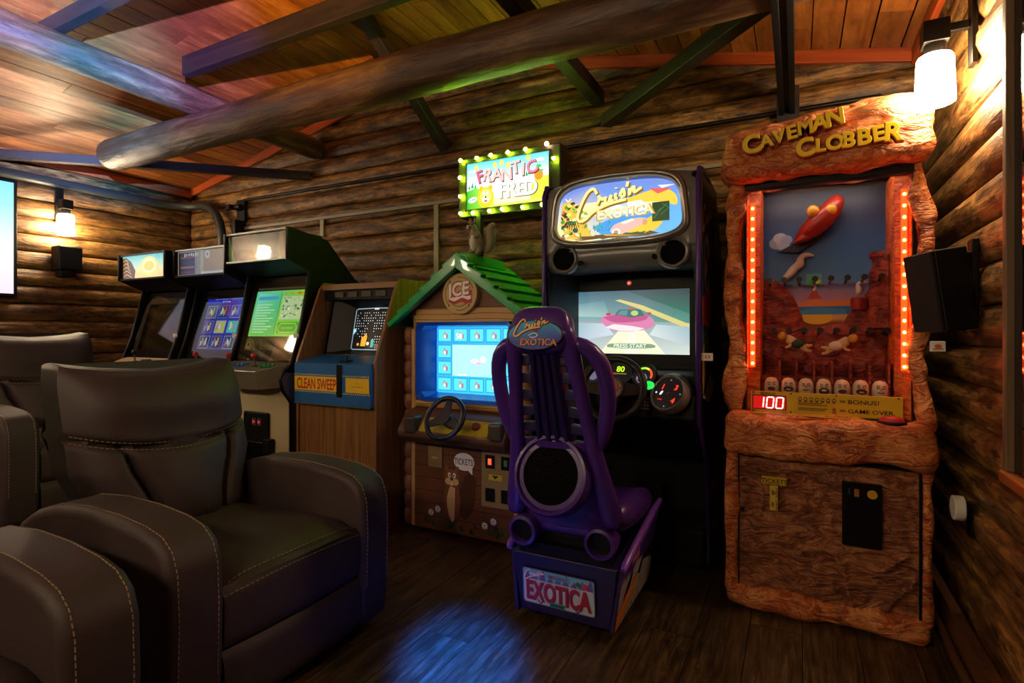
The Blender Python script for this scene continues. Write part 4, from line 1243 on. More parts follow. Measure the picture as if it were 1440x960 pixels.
    bd = obj('badge', MB().cyl((0, -.03, 1.42), (0, .012, 1.42), .118, n=40), plain('badge_cream', '#c8a868', .45), r, bevel=.006)
    a = Art()
    for rr_, seg_ in ((.095, 3), (.072, 2)):
        for k in range(seg_):
            t0 = k * 2 * PI / seg_ + .3; t1 = t0 + 2 * PI / seg_ - .7
            a.line([(rr_ * math.cos(t0 + (t1 - t0) * q / 14), rr_ * math.sin(t0 + (t1 - t0) * q / 14)) for q in range(15)], .004, dk)
    for t in (.8, 2.3, 3.9, 5.5): a.ell(.095 * math.cos(t), .095 * math.sin(t), .006, None, dk, 10)
    # red block letters with a wave underneath
    a.poly([(-.07, -.045), (-.03, -.06), (.02, -.045), (.05, -.06), (.085, -.05), (.085, .02), (.045, .01), (.01, .02), (-.03, .0), (-.07, .01)], '#b01820')
    a.poly(curve([(-.068, -.03), (-.03, -.042), (.02, -.024), (.06, -.035), (.08, -.03)]) + curve([(.08, -.01), (.05, -.014), (.01, -.004), (-.03, -.02), (-.066, -.008)]), '#f4f0ea')
    for dx, col in ((.007, '#b01820'), (0, '#f4f0ea')):
        a.text('ICE', dx, .028 - dx * .6, .072, col, .04, .15, .95, rot=.12)
    a.build('badge_lettering', bd, (0, -.0305, 1.42), (1, 0, 0), (0, 0, 1), flat_print())
    for s in (-1, 1):
        n_ = 6
        # front edge board with stepped shingle outline
        edge = [(0, apz + .03)]
        L = Vector((s * .49, 0, ez - apz - .03)); ln = L.length; dirv = L / ln; nr = Vector((-dirv.z * s, 0, dirv.x * s)); nr = nr if nr.z > 0 else -nr
        top = [Vector((0, 0, apz + .045))]
        for k in range(1, n_ + 1):
            p = Vector((0, 0, apz + .03)) + dirv * ln * k / n_
            top += [p + nr * (.022), p + nr * .006] if k < n_ else [p + nr * .01]
        bot = [Vector((0, 0, apz + .03)) + dirv * ln - nr * .02, Vector((0, 0, apz - .035))]
        poly = [(p.x, p.z) for p in top + bot]
        if s > 0: poly = poly[::-1]
        obj('roof_edge_board', MB().prism(poly, 'y', -.075, -.02), M_roof, r, bevel=.004)
        # shingle courses
        for k in range(n_):
            p0 = Vector((0, 0, apz + .03)) + dirv * ln * k / n_
            p1 = Vector((0, 0, apz + .03)) + dirv * ln * (k + 1.08) / n_
            q = [p0 + nr * .0, p1 + nr * .014, p1 - nr * .006, p0 - nr * .014]
            pl_ = [(v.x, v.z) for v in q]
            obj('shingle_course', MB().prism(pl_ if s < 0 else pl_[::-1], 'y', -.02, .55), M_roof, r, bevel=.004)
    obj('ridge_cap', MB().prism([(-.07, apz - .01), (.07, apz - .01), (.045, apz + .055), (-.045, apz + .055)], 'y', -.03, .42), M_roof, r, bevel=.006)
    # sign: box on a back post, ring of bulbs
    obj('sign_post', MB().box(-.232, -.20, .54, .58, 1.25, 2.02), M_black, r)
    sx, z0, z1, y0 = .385, 1.995, 2.405, .545
    M_sign = plain('sign_box_brown', '#2c2212', .5)
    sg = obj('sign_box', MB().box(-sx, sx, y0, y0 + .13, z0, z1), M_sign, r, bevel=.01)
    W, H = .62, .315
    a = Art()
    grad_rect(a, 0, 0, W, H, [(0, '#e8d8a0'), (.3, '#f0e6c8'), (.55, '#e6f4f4'), (.75, '#a8e0ec'), (1, '#58c4d4')])
    a.poly([(0, 0), (W * .35, 0), (W * .34, H * .3), (W * .22, H * .42), (W * .1, H * .45), (0, H * .4)], ['#28a828', '#b8d840', '#d8e070', '#a8dc50', '#50c038', '#2cb030'])
    a.poly(curve([(W * .78, 0), (W * .8, H * .35), (W * .86, H * .5), (W, H * .52)]) + [(W, 0)], '#c8e040'); a.poly([(W * .3, 0), (W, 0), (W, H * .08), (W * .3, H * .04)], '#e8dc60')
    for x, y, q in ((.03, .44, 1), (.07, .46, 1.2), (.11, .45, .9), (.74, .56, 1), (.77, .58, 1.2), (.80, .58, 1)):
        a.poly([(W * x - .01 * q, H * y), (W * x + .01 * q, H * y), (W * x, H * y + .035 * q)], '#1f9a4c')
    a.ell(W * .88, H * .55, .032, .035, '#e08828'); a.poly([(W * .83, H * .62), (W * .94, H * .62), (W * .90, H * .76), (W * .86, H * .76)], '#2cb848')
    for x, y, q in ((.07, .82, 1), (.08, .68, .7), (.9, .86, 1.1), (.93, .68, 1), (.06, .60, .6)):
        a.ell(W * x, H * y, .028 * q, .010 * q, '#f4fcfc', 14)
    for k, (ch, x, y, rt) in enumerate(zip('FRANTIC', (.17, .275, .385, .50, .61, .70, .80), (.70, .70, .69, .67, .78, .72, .74), (.28, -.22, .0, .05, .12, -.05, .3))):
        a.text(ch, W * x + .006, H * y - .006, .085, '#6a2430', .045, 0, 1, rt); a.text(ch, W * x, H * y, .082, ['#f05a78', '#f4b4ac'][min(1, k)] if k < 6 else '#f0788c', .03, 0, 1, rt)
    for x, y in ((.125, .93), (.36, .93), (.44, .95), (.52, .88), (.76, .97)):
        a.ell(W * x, H * y - .012, .016, .019, '#f0c43c', 12); a.ell(W * x, H * y - .012, .007, .008, '#fce890', 10)
    for k, (ch, x) in enumerate(zip('FRED', (.46, .57, .68, .79))):
        a.text(ch, W * x + .006, H * .33 - .004, .10, '#5a5a30', .05, 0, 1, .03); a.text(ch, W * x, H * .33, .098, '#fffdf0', .035, 0, 1, .03)
    # a plain round yellow animal head and a little speech balloon
    cx, cy = W * .245, H * .22
    a.ell(cx - .035, cy + .06, .018, .02, '#e8b020'); a.ell(cx + .035, cy + .06, .018, .02, '#e8b020'); a.ell(cx, cy, .062, .07, '#f0bc28'); a.ell(cx, cy + .01, .045, .048, '#f6d860'); a.ell(cx, cy - .015, .03, .022, '#fff4d0')
    a.ell(cx - .014, cy + .028, .009, .014, '#fffdf4'); a.ell(cx + .014, cy + .028, .009, .014, '#fffdf4'); a.ell(cx, cy + .002, .008, .006, '#2a1c10'); a.ell(cx, cy - .024, .014, .006, '#a03018')
    a.ell(W * .08, H * .2, .036, .018, '#fdfdf8', rot=.25); a.scrib(W * .08, H * .2, .05, .014, '#384030', 7, .25)
    a.build('sign_print', sg, (-W / 2, y0 - .002, 2.045), (1, 0, 0), (0, 0, 1), lit_print(1.2))
    obj('sign_frame', MB().box(-W / 2 - .012, W / 2 + .012, y0 - .012, y0, 2.36, 2.368).box(-W / 2 - .012, W / 2 + .012, y0 - .012, y0, 2.036, 2.044).box(-W / 2 - .012, -W / 2, y0 - .012, y0, 2.036, 2.368).box(W / 2, W / 2 + .012, y0 - .012, y0, 2.036, 2.368), M_sign, sg)
    gl = glow('bulb_green_white', '#b4ff20', 150.0)
    spots = [(-.35, 2.388), (-.22, 2.386), (-.11, 2.389), (.02, 2.388), (.15, 2.388), (.35, 2.30), (-.355, 2.27), (-.352, 2.14), (-.35, 2.022), (-.25, 2.015), (-.12, 2.016), (-.02, 2.018), (.13, 2.014), (.27, 2.016)]
    for x, z in spots:
        b = obj('bulb', MB().ball((x, y0 - .022, z), .0125, 10, 8), gl, sg, smooth=True)
        obj('bulb_socket', MB().cyl((x - .018, y0 - .012, z + .006), (x - .008, y0 - .018, z + .002), .014, .01, n=10), plain('socket_teal', '#0e4a4a', .4), b)
    b = obj('bulb', MB().ball((.30, y0 - .022, 2.40), .014, 10, 8), glow('bulb_warm', '#ffd8a0', 30.0), sg, smooth=True)
    return r
cabin_game()
# squirrel figure standing on the ridge of the green roof
def squirrel():
    r = thing('squirrel_figure', 'small grey-brown squirrel figurine standing on the green cabin roof', 'figurine', (-1.70, 2.80, 1.657))
    M_fur = plain('squirrel_fur', '#94826e', .7, var=.25, vscale=30, bump=.5, bscale=120)
    M_bel = plain('squirrel_belly', '#e0d8c8', .7)
    # body, limbs and head as one skinned figure
    V = [(0, 0, .045), (-.002, -.004, .085), (-.006, -.012, .125), (-.012, -.02, .155), (-.02, -.03, .178), (-.03, -.048, .172),
         (.028, -.005, .04), (.03, -.03, .012), (.03, -.055, .008), (-.03, -.005, .04), (-.032, -.03, .012), (-.032, -.055, .008),
         (.02, -.03, .115), (.014, -.055, .10), (-.034, -.03, .115), (-.022, -.058, .10)]
    E = [(0, 1), (1, 2), (2, 3), (3, 4), (4, 5), (0, 6), (6, 7), (7, 8), (0, 9), (9, 10), (10, 11), (2, 12), (12, 13), (2, 14), (14, 15)]
    R = [.042, .04, .033, .023, .03, .014, .026, .014, .011, .026, .014, .011, .014, .009, .014, .009]
    me = bpy.data.meshes.new('body'); me.from_pydata(V, E, [])
    o = obj('body', me, M_fur, r)
    o.modifiers.new('skin', 'SKIN'); ss = o.modifiers.new('sub', 'SUBSURF'); ss.levels = 2; ss.render_levels = 2
    for sv, rr_ in zip(me.skin_vertices[0].data, R): sv.radius = (rr_, rr_)
    me.skin_vertices[0].data[0].use_root = True
    obj('belly', MB().ball((-.006, -.03, .08), (.024, .03, .052), 14, 10), M_bel, r, smooth=True)
    obj('muzzle', MB().ball((-.031, -.055, .168), (.014, .014, .012), 12, 8), M_bel, r, smooth=True)
    for s in (-1, 1):
        obj('ear', MB().lathe([(.011, 0), (.010, .014), (.004, .03), (0, .034)], (-.02 + s * .017, -.022, .196), 'z', 10), M_fur, r, ang=50)
        obj('eye', MB().ball((-.026 + s * .02, -.05, .184), .0045, 8, 6), M_blackgloss, r, smooth=True)
    obj('nose', MB().ball((-.033, -.07, .17), .004, 8, 6), M_blackgloss, r, smooth=True)
    t = [(.03, .03, .02), (.055, .045, .045), (.072, .045, .09), (.07, .04, .135), (.07, .035, .17), (.088, .035, .19), (.106, .035, .182)]
    obj('tail', MB().tube(t, [.014, .026, .032, .03, .026, .022, .006], 14), M_fur, r, sub=1)
    return r
squirrel()
# ------------------------------------------------------------------ racing machine: monitor cabinet and separate seat unit
M_purple = plain('purple_plastic', '#47257e', .3, var=.12, vscale=10, bump=.08, bscale=200)
M_purple_dk = plain('deep_purple_laminate', '#1f1348', .35, var=.1)
M_silver = plain('grey_silver_moulding', '#7d7d7c', .3, .25, var=.12, vscale=4)
def superell(a, b, n, k, N=56):
    t = 2 * PI * k / N
    c, s = math.cos(t), math.sin(t)
    return (a * math.copysign(abs(c) ** (2 / n), c), b * math.copysign(abs(s) ** (2 / n), s))
def cruis_script(a, x, y, h, col, wd, shadow=None):
    """hand-drawn script: big sweeping C with an underline tail, then r u i s ' n"""
    strokes = [
        [(.62, .80), (.50, .98), (.28, .86), (.05, .45), (-.06, .10), (.02, -.05), (.22, .0), (.50, .22), (1.0, .42), (1.6, .52)],
        [(.62, .45), (.70, .62), (.68, .72), (.80, .60), (.84, .66)],
        [(.92, .68), (.90, .50), (1.0, .47), (1.10, .70), (1.09, .55), (1.18, .52)],
        [(1.26, .76), (1.24, .60), (1.32, .58)], [(1.27, .90), (1.275, .93)],
        [(1.38, .64), (1.50, .86), (1.54, .66), (1.42, .60)],
        [(1.66, 1.08), (1.62, .92)],
        [(1.72, .86), (1.70, .66), (1.78, .84), (1.86, .88), (1.86, .72), (2.02, .80), (2.1, .84)]]
    for dx, cl in (((wd * .5, shadow),) if shadow else ()) + ((0, col),):
        for s in strokes:
            a.line([(x + p[0] * h + dx, y + p[1] * h - dx) for p in curve(s, 7)], wd * (1.25 if cl == shadow else 1), cl)
def racer():
    r = thing('racing_arcade_cabinet', 'tall purple racing game cabinet with silver lit header, wide screen and dashboard', 'arcade machine', (-.778, 2.58, 0))
    hw = .393; t = .02; iw = hw - t
    prof = [(.0, .80), (.0, 1.90), (.03, 1.955), (.10, 1.97), (.55, 1.95), (.80, 1.62), (.80, .02), (.30, .02), (.30, .22), (.20, .60)]
    for s in (-1, 1):
        x0, x1 = (iw, hw) if s > 0 else (-hw, -iw)
        sp_ = obj('side_panel', MB().prism(prof, 'x', x0, x1), M_purple_dk, r, bevel=.003)
        obj('edge_moulding', MB().tube([((x0 + x1) / 2, y, z) for y, z in [(.20, .60)] + prof[:5]], .0115, 8), M_purple, sp_, ang=60)
        if s > 0:
            a = Art()
            a.poly([(.02, .85), (.5, .85), (.5, 1.9), (.06, 1.9)], '#241650')
            a.poly(curve([(.03, 1.60), (.14, 1.66), (.20, 1.52), (.16, 1.36), (.24, 1.2), (.2, 1.0)]) + [(.03, 1.0)], '#2a5aa8')
            a.poly(curve([(.12, 1.62), (.2, 1.68), (.28, 1.6), (.2, 1.52), (.26, 1.44), (.2, 1.38), (.12, 1.46)]), '#e4e0e0')
            a.ell(.17, 1.58, .03, .05, '#141020'); a.ell(.19, 1.45, .03, .04, '#141020')
            a.poly([(.05, 1.36), (.3, 1.42), (.34, 1.3), (.26, 1.22), (.06, 1.24)], '#e0642a'); a.line([(.08, 1.26), (.14, 1.38), (.2, 1.27), (.26, 1.39)], .02, '#a81c1c')
            a.poly([(.05, 1.20), (.2, 1.22), (.3, 1.1), (.12, 1.02)], '#3a8a58'); a.poly([(.04, 1.1), (.1, 1.16), (.14, .98), (.05, .9)], '#d8c84a')
            cruis_script(a, .05, 1.68, .12, '#f0c8a0', .012, '#c03038')
            a.poly([(.04, .9), (.3, 1.0), (.4, .9), (.2, .86)], '#c8ccd8')
            a.build('side_art', sp_, (hw + .0008, 0, 0), (0, 1, 0), (0, 0, 1), flat_print())
    # moulded header
    def front_y(x): return -.035 + .05 * (x / hw) ** 2
    def hd(u, v):
        x = (2 * u - 1) * (hw + .004)
        zt = 1.945 + .032 * (1 - (x / hw) ** 2); zb = 1.508 + .012 * (1 - (x / hw) ** 2)
        e = 1 - abs(2 * v - 1) ** 8
        z = zb + (zt - zb) * v
        y = front_y(x) + .05 * (1 - e)
        y += .012 * math.exp(-((z - 1.615) / .02) ** 2) * (abs(x) < .33)      # crease above the speaker apron
        if z < 1.60: y += .012
        if abs(x / .318) ** 4.6 + abs((z - 1.792) / .142) ** 4.6 < 1: y += .07
        return (x, y, z)
    hdr = obj('header_moulding', MB().grid(hd, 60, 60), M_silver, r, smooth=True)
    back = MB()
    ring = [hd(i / 20, 1) for i in range(21)]
    for i in range(20):
        p, q = ring[i], ring[i + 1]
        back.add([p, q, (q[0], .30, q[2]), (p[0], .30, p[2])], [(0, 1, 2, 3)])
    ring = [hd(i / 20, 0) for i in range(21)]
    for i in range(20):
        p, q = ring[i], ring[i + 1]
        back.add([p, q, (q[0], .27, q[2]), (p[0], .27, p[2])], [(3, 2, 1, 0)])
    obj('header_shell', back, M_silver, hdr, smooth=True)
    # bezel ring of the lit window
    N = 56; zc = 1.792
    loops = []
    for a_, b_, dy in ((.345, .168, .012), (.338, .16, -.018), (.322, .146, -.026), (.310, .135, -.012), (.306, .131, .012), (.304, .129, .05)):
        L_ = []
        for k in range(N):
            x, z = superell(a_, b_, 4.6, k, N)
            x *= 1 - .05 * (z / b_); 
            L_.append((x, front_y(x) + dy, zc + z + .012 * (1 - (x / a_) ** 2) * (1 if z > 0 else -1.2)))
        loops.append(L_)
    mb = MB().add([p for L_ in loops for p in L_], [(j * N + k, j * N + (k + 1) % N, (j + 1) * N + (k + 1) % N, (j + 1) * N + k) for j in range(len(loops) - 1) for k in range(N)])
    obj('window_bezel', mb, plain('bright_bezel', '#8f8d88', .25, .7), hdr, smooth=True)
    a = Art(); W, H = .612, .286
    outl = []
    for k in range(N):
        x, z = superell(.305, .131, 4.6, k, N)
        x *= 1 - .05 * (z / .131)
        outl.append((x, z + .012 * (1 - (x / .305) ** 2) * (1 if z > 0 else -1.2)))
    a.poly(outl, [('#6a86d0' if p[1] > .06 else ('#a8d0f0' if p[1] > 0 else ('#f4dc98' if p[0] < -.05 else '#5aa8e8'))) for p in outl])
    a.poly([(-.28, .05), (.25, .06), (.26, .02), (.1, -.02), (-.28, -.01)], ['#fff0c0', '#ffd070', '#ffb040', '#fff4d8', '#ffe8a0'])
    a.poly(curve([(.02, .045), (.14, .075), (.22, .085), (.28, .05), (.285, 0), (.22, .02), (.12, .03)]), '#f8c040'); a.poly([(.16, .09), (.27, .08), (.2, .06)], '#d85a58'); a.poly([(.2, .1), (.28, .095), (.22, .085)], '#f4f4f8')
    a.poly([(-.02, .03), (.12, .04), (.17, .0), (.05, -.02), (-.06, .0)], '#eef2f4'); a.poly([(0, .03), (.05, .04), (.06, .01)], '#b8c4cc')
    # left jungle crowd of colours
    rnd = random.Random(21)
    a.poly([(-.285, .06), (-.23, .075), (-.2, .02), (-.16, -.04), (-.12, -.12), (-.26, -.12), (-.29, -.05)], '#e8b040')
    for k in range(60):
        px, py = rnd.uniform(-.285, -.15), rnd.uniform(-.12, .06)
        if px + .0 < -.15 - .9 * max(0, py): 
            a.ell(px, py, rnd.uniform(.004, .016), rnd.uniform(.004, .013), rnd.choice(['#f0a030', '#f8d860', '#3a8a30', '#20301c', '#e05828', '#fff0b0', '#58b040', '#283848']), 9, rnd.uniform(0, 3))
    for k in range(5): a.line(curve([(-.27 + .012 * k, -.06 - .006 * k), (-.255 + .012 * k, -.03), (-.24 + .012 * k, -.065)]), .004, '#18181c')
    a.line([(-.265, .085), (-.25, .07), (-.235, .085)], .005, '#f8f8f8')
    # sea and palms
    a.poly(curve([(-.12, -.07), (0, -.03), (.1, -.035), (.19, -.03), (.2, -.08), (.1, -.12), (-.06, -.125)]), ['#2f8fe0'] * 49)
    for k in range(40):
        px, py = rnd.gauss(-.09, .03), rnd.gauss(-.085, .018)
        a.poly([(px, py), (px + rnd.uniform(-.02, .02), py + .02), (px + rnd.uniform(-.004, .004) + .004, py)], rnd.choice(['#20905a', '#36b070', '#186a48']))
    # pink car on a yellow road
    a.poly(curve([(.02, -.12), (.12, -.07), (.2, -.03), (.24, -.03), (.2, -.1), (.1, -.13)]), '#f0b830')
    a.poly(curve([(-.03, -.095), (-.01, -.07), (.04, -.055), (.10, -.045), (.145, -.05), (.15, -.065), (.10, -.09), (.03, -.115), (-.02, -.11)]), '#f0a8a0'); a.poly([(.02, -.06), (.08, -.045), (.09, -.055), (.04, -.07)], '#f8e4c0')
    a.ell(-.0, -.105, .022, .018, '#f4e8d0'); a.ell(0, -.105, .012, .010, '#a08878'); a.ell(.14, -.068, .012, .015, '#c89060'); a.poly([(-.03, -.125), (.05, -.12), (.06, -.135), (-.02, -.138)], '#604030')
    for k in range(12): a.poly([(rnd.uniform(-.27, .27), -.11), (rnd.uniform(-.27, .27), -.135), (rnd.uniform(-.27, .27), -.125)], rnd.choice(['#28401c', '#503818', '#d0a030']))
    # dark screen-like emblem
    a.rect(.175, -.07, .255, .02, '#0d3418'); a.line([(.185, -.055), (.215, -.01), (.2, -.03), (.245, .01)], .003, '#3c7a44'); a.line([(.22, .012), (.252, -.012), (.215, -.04)], .003, '#3c7a44')
    cruis_script(a, -.19, -.028, .15, '#ffe08a', .014, '#7a5a10')
    a.text('EXOTICA', .045, -.012, .046, '#b88a28', .07, .0, 1.05, .03); a.text('EXOTICA', .043, -.010, .044, '#ffe9a8', .035, 0, 1.05, .03)
    art = a.build('lit_header_print', hdr, (0, .006, zc), (1, 0, 0), (0, 0, 1), lit_print(1.0))
    for x, sgn in ((-.27, -1), (.27, 1)):
        y_ = front_y(x)
        sr = obj('speaker_ring', MB().lathe([(.078, .03), (.078, -.0), (.070, -.012), (.060, -.006), (.056, .02)], (x, y_ + .006, 1.572), 'y', 28), M_silver, hdr, ang=50)
        obj('speaker_cone', MB().lathe([(.056, .002), (.03, .012), (.0, .004)], (x, y_ + .004, 1.572), 'y', 24), plain('speaker_mesh', '#030304', .8, bump=.4, bscale=400, spec=.1), sr, ang=50)
    for x, z in ((-.175, 1.545), (.19, 1.555), (.365, 1.925), (-.375, 1.9)):
        obj('bolt', MB().lathe([(.013, .012), (.013, -.002), (.008, -.006), (.004, 0)], (x, front_y(x) + .006, z), 'y', 14), M_black, hdr, ang=50)
    # screen bay
    bay = obj('screen_bay', MB().box(-iw, iw, .285, .30, .96, 1.52).box(-iw, -iw + .012, .02, .285, .96, 1.51).box(iw - .012, iw, .02, .285, .96, 1.51), M_black, r)
    obj('bay_cheek', MB().prism([(-iw + .012, .06), (-iw + .075, .28), (-iw + .012, .28)], 'z', .97, 1.505), plain('cheek_grey', '#2c2c34', .4), bay)
    a = Art(); x0, x1, z0, z1 = -.30, .298, 1.085, 1.423; w_, h_ = x1 - x0, z1 - z0
    def Q(u, v): return (x0 + u * w_, z0 + v * h_)
    a.poly([Q(0, 0), Q(1, 0), Q(1, 1), Q(0, 1)], ['#b8c4c0', '#c0ccc4', '#28485c', '#3c6474'])
    a.poly([Q(0, .55), Q(1, .48), Q(1, 1), Q(0, 1)], ['#7aa0a4', '#4a8878', '#1c3c4c', '#3a6274'])
    a.poly([Q(.45, 1), Q(1, .62), Q(1, 1)], ['#2a4a58', '#2c6a5a', '#17323e'])
    a.poly([Q(0, .60), Q(.3, .58), Q(.25, .85), Q(0, .8)], ['#9cb8b4', '#8cb0b0', '#54808a', '#6a949c'])
    a.poly([Q(.35, .85), Q(.55, .72), Q(1, .38), Q(1, .46), Q(.6, .76), Q(.4, .86)], '#c8bc78')
    a.poly([Q(.2, 0), Q(.8, 0), Q(.56, .48), Q(.44, .48)], ['#d8dcb8', '#dce0c0', '#e8e8c8', '#e4e4c4']); a.poly([Q(.44, 0), Q(.56, 0), Q(.51, .46), Q(.49, .46)], '#f4f0d0')
    a.poly([Q(0, .2), Q(.34, .3), Q(.26, .48), Q(0, .5)], ['#a4b4c4', '#c0ccd4', '#b4c4cc', '#90acb4']); a.poly([Q(.66, .3), Q(1, .14), Q(1, .42), Q(.72, .46)], ['#c8d0d0', '#a8b8bc', '#8caab0', '#b0c4c8'])
    car = curve([Q(.24, .60), Q(.22, .52), Q(.28, .42), (Q(.36, .36)), Q(.56, .36), Q(.68, .42), Q(.70, .52), Q(.64, .60), Q(.5, .66), Q(.36, .63)], 6)
    a.poly(car, '#c878a0'); a.poly(curve([Q(.24, .58), Q(.34, .50), Q(.5, .5), Q(.62, .53), Q(.64, .6), Q(.5, .64), Q(.35, .62)]), '#b05080')
    a.poly([Q(.35, .62), Q(.39, .7), Q(.58, .7), Q(.62, .60), Q(.5, .57)], '#3a6468'); a.poly([Q(.37, .62), Q(.40, .68), Q(.47, .69), Q(.46, .6)], '#5a8488'); a.ell(*Q(.53, .64), .02, .014, '#a8c070')
    a.ell(*Q(.5, .715), .010, .007, '#d04838'); a.ell(*Q(.29, .63), .014, .008, '#b83848'); a.ell(*Q(.66, .63), .012, .007, '#b04050')
    a.poly([Q(.26, .42), Q(.40, .36), Q(.56, .36), Q(.62, .40), Q(.5, .44), Q(.34, .47)], '#e4d4d8')
    a.poly(curve([Q(.28, .1), Q(.3, .155), Q(.5, .165), Q(.68, .155), Q(.70, .1), Q(.5, .085)]), '#7a9478')
    a.text('PRESS START', Q(.49, 0)[0] + .002, Q(0, .123)[1] - .002, .021, '#50644c', .03, 0, 1.05); a.text('PRESS START', *Q(.49, .125), .021, '#e8f4d8', .02, 0, 1.05)
    a.build('screen_picture', r, (0, .283, 0), (1, 0, 0), (0, 0, 1), lit_print(.95))
    a = Art()
    for k in range(10):
        q = 2 * PI * k / 10; a.poly([(.009 * math.cos(q - .2), .009 * math.sin(q - .2)), (.015 * math.cos(q), .015 * math.sin(q)), (.009 * math.cos(q + .2), .009 * math.sin(q + .2))], '#d84028')
    a.ell(0, 0, .011, None, '#c03424', 14); a.scrib(0, 0, .014, .008, '#f0b890', 3)
    a.build('price_emblem', r, (-.012, .282, 1.462), (1, 0, 0), (0, 0, 1), lit_print(.8))
    # dashboard
    dash = obj('dashboard', MB().prism([(.285, .97), (.16, 1.01), (.07, .99), (-.02, .90), (-.03, .80), (.05, .66), (.285, .60)], 'x', -iw, iw), M_black, r, bevel=.01, seg=3)
    obj('lower_cabinet', MB().box(-iw, iw, .52, .78, .03, .64), M_black, r)
    base = obj('pedal_base', MB().box(-iw, iw, .265, .78, .03, .20), M_black, r, bevel=.006)
    tread = obj('tread_plate', MB().box(-iw, iw, .265, .55, .20, .206), plain('dark_tread', '#2a2b2e', .3, .7), base)
    dm = MB()
    for i in range(24):
        for j in range(9):
            cx, cy, s = -iw + .02 + i * .03, .28 + j * .03, (1 if (i + j) % 2 else -1)
            dm.box(-.010, .010, -.003, .003, 0, .002, Matrix.Translation((cx, cy, .206)) @ Matrix.Rotation(s * PI / 4, 4, 'Z'))
    td = obj('tread_pattern', dm, MATS['dark_tread'], base); td['kind'] = 'stuff'
    for x in (-.06, .08): obj('pedal', MB().box(x - .04, x + .04, .47, .485, .22, .36), M_black, base, bevel=.004)
    for x in (-.33, .33): obj('caster', MB().cyl((x - .02, .31, .018), (x + .02, .31, .018), .0175, n=14), M_black, base)
    # instruments
    Rg = Euler((math.radians(-28), 0, 0)).to_matrix()
    def gauge(name, x, y, z, rad, draw, mat=None, depth=.03, yaw=0.0):
        Rm = Euler((math.radians(-28), 0, yaw)).to_matrix()
        g = obj(name, MB().lathe([(rad * .9, .06), (rad, .04), (rad, 0), (rad * .95, -.008), (rad * .88, -.004), (rad * .87, .006), (0, .006)], (x, y, z), 'y', 30, Rm), mat or plain('gauge_rim', '#4a4845', .3, .5), dash, ang=40)
        a = Art(); draw(a, rad * .86)
        a.build(name + '_face', g, Vector((x, y, z)) + Rm @ Vector((0, .004, 0)), Rm @ Vector((1, 0, 0)), Rm @ Vector((0, 0, 1)), lit_print(1.1))
    def tach(a, R):
        a.ell(0, 0, R, None, '#141414'); a.ell(-R * .2, -R * .3, R * .5, None, '#6a6478'); a.ell(-R * .4, -R * .5, R * .16, None, '#401818')
        for k in range(13):
            q = 2.3 - k * .22
            a.ell(R * .68 * math.cos(q), R * .68 * math.sin(q), .0055, .0055, '#a8ff28' if k < 5 else ('#f0e040' if k < 7 else '#ff5020'), 8)
    def speedo(a, R):
        a.ell(0, 0, R, None, '#101010'); a.text('80', R * .1, R * .35, R * .45, '#b8ff20', .03); a.rect(-R * .5, -R * .1, R * .6, 0, '#705828'); a.ell(-R * .3, -R * .05, R * .1, None, '#803020')
    def small(a, R):
        a.ell(0, 0, R, None, '#181418'); a.ell(0, -R * .2, R * .5, None, '#58586a'); a.ell(R * .3, R * .6, R * .14, None, '#ff3020')
    gauge('tachometer', .128, .035, .995, .062, tach)
    gauge('speedometer', .0, .045, 1.0, .075, speedo)
    gauge('fuel_gauge', -.128, .035, .995, .06, small)
    def gears(a, R):
        a.ell(0, 0, R, None, '#0c0a0a')
        for ch, px, py in (('1', -.45, .42), ('3', .45, .42), ('4', .45, -.42)): a.text(ch, R * px, R * py, R * .32, '#ff3a28', .05, .2)
        a.rect(-R * .6, -R * .46, -R * .3, -R * .38, '#a02018'); a.ell(-R * .45, 0, R * .07, R * .16, '#e8e8f0', 8, -.5); a.ell(-R * .8, -.0, R * .06, None, '#d0d0d0', 8); a.ell(R * .02, 0, R * .08, None, '#3a1010', 10); a.ell(0, R * .85, R * .05, None, '#607078', 8); a.ell(0, -R * .85, R * .05, None, '#607078', 8); a.ell(R * .85, 0, R * .05, None, '#607078', 8)
    gauge('gear_pod', .262, -.075, .925, .088, gears, M_silver, yaw=math.radians(-22))
    obj('gear_pod_body', MB().lathe([(.085, 0), (.09, .06), (.075, .13), (.0, .14)], (.272, -.03, .92), 'y', 26), plain('pod_grey', '#4a4640', .4, .3), dash, ang=40)
    obj('start_button', MB().lathe([(.036, .02), (.036, -.004), (.031, -.008), (0, -.009)], (.165, -.03, .948), 'y', 24, Rg @ Matrix.Diagonal((1, 1, .72))), M_black, dash, ang=40)
    a = Art(); a.ell(0, 0, .030, .0215, '#20e048'); a.text('START', 0, 0, .011, '#0c7a24', .02)
    a.build('start_lens', dash, Vector((.165, -.03, .948)) + Rg @ Vector((0, -.0105, 0)), Rg @ Vector((1, 0, 0)), Rg @ Vector((0, 0, 1)), lit_print(1.4))
    a = Art()
    for i in range(4):
        for j in range(4): a.scrib(-.02 + .0135 * i, .022 - .0155 * j, .010, .011, '#d8d8d4', 2)
    a.build('gear_legend', dash, (.145, -.0325, .868), (1, 0, 0), (0, 0, 1), flat_print())
    # steering wheel
    Mw = Matrix.Translation((0, -.06, .93)) @ Euler((math.radians(68), 0, 0)).to_matrix().to_4x4()
    M_rub = plain('wheel_rubber', '#191715', .45, bump=.2, bscale=150)
    wh = obj('steering_wheel', MB().tube([Mw @ Vector((.15 * math.cos(2 * PI * k / 44), .15 * math.sin(2 * PI * k / 44), 0)) for k in range(44)], .0175, 12, closed=True), M_rub, r, ang=60)
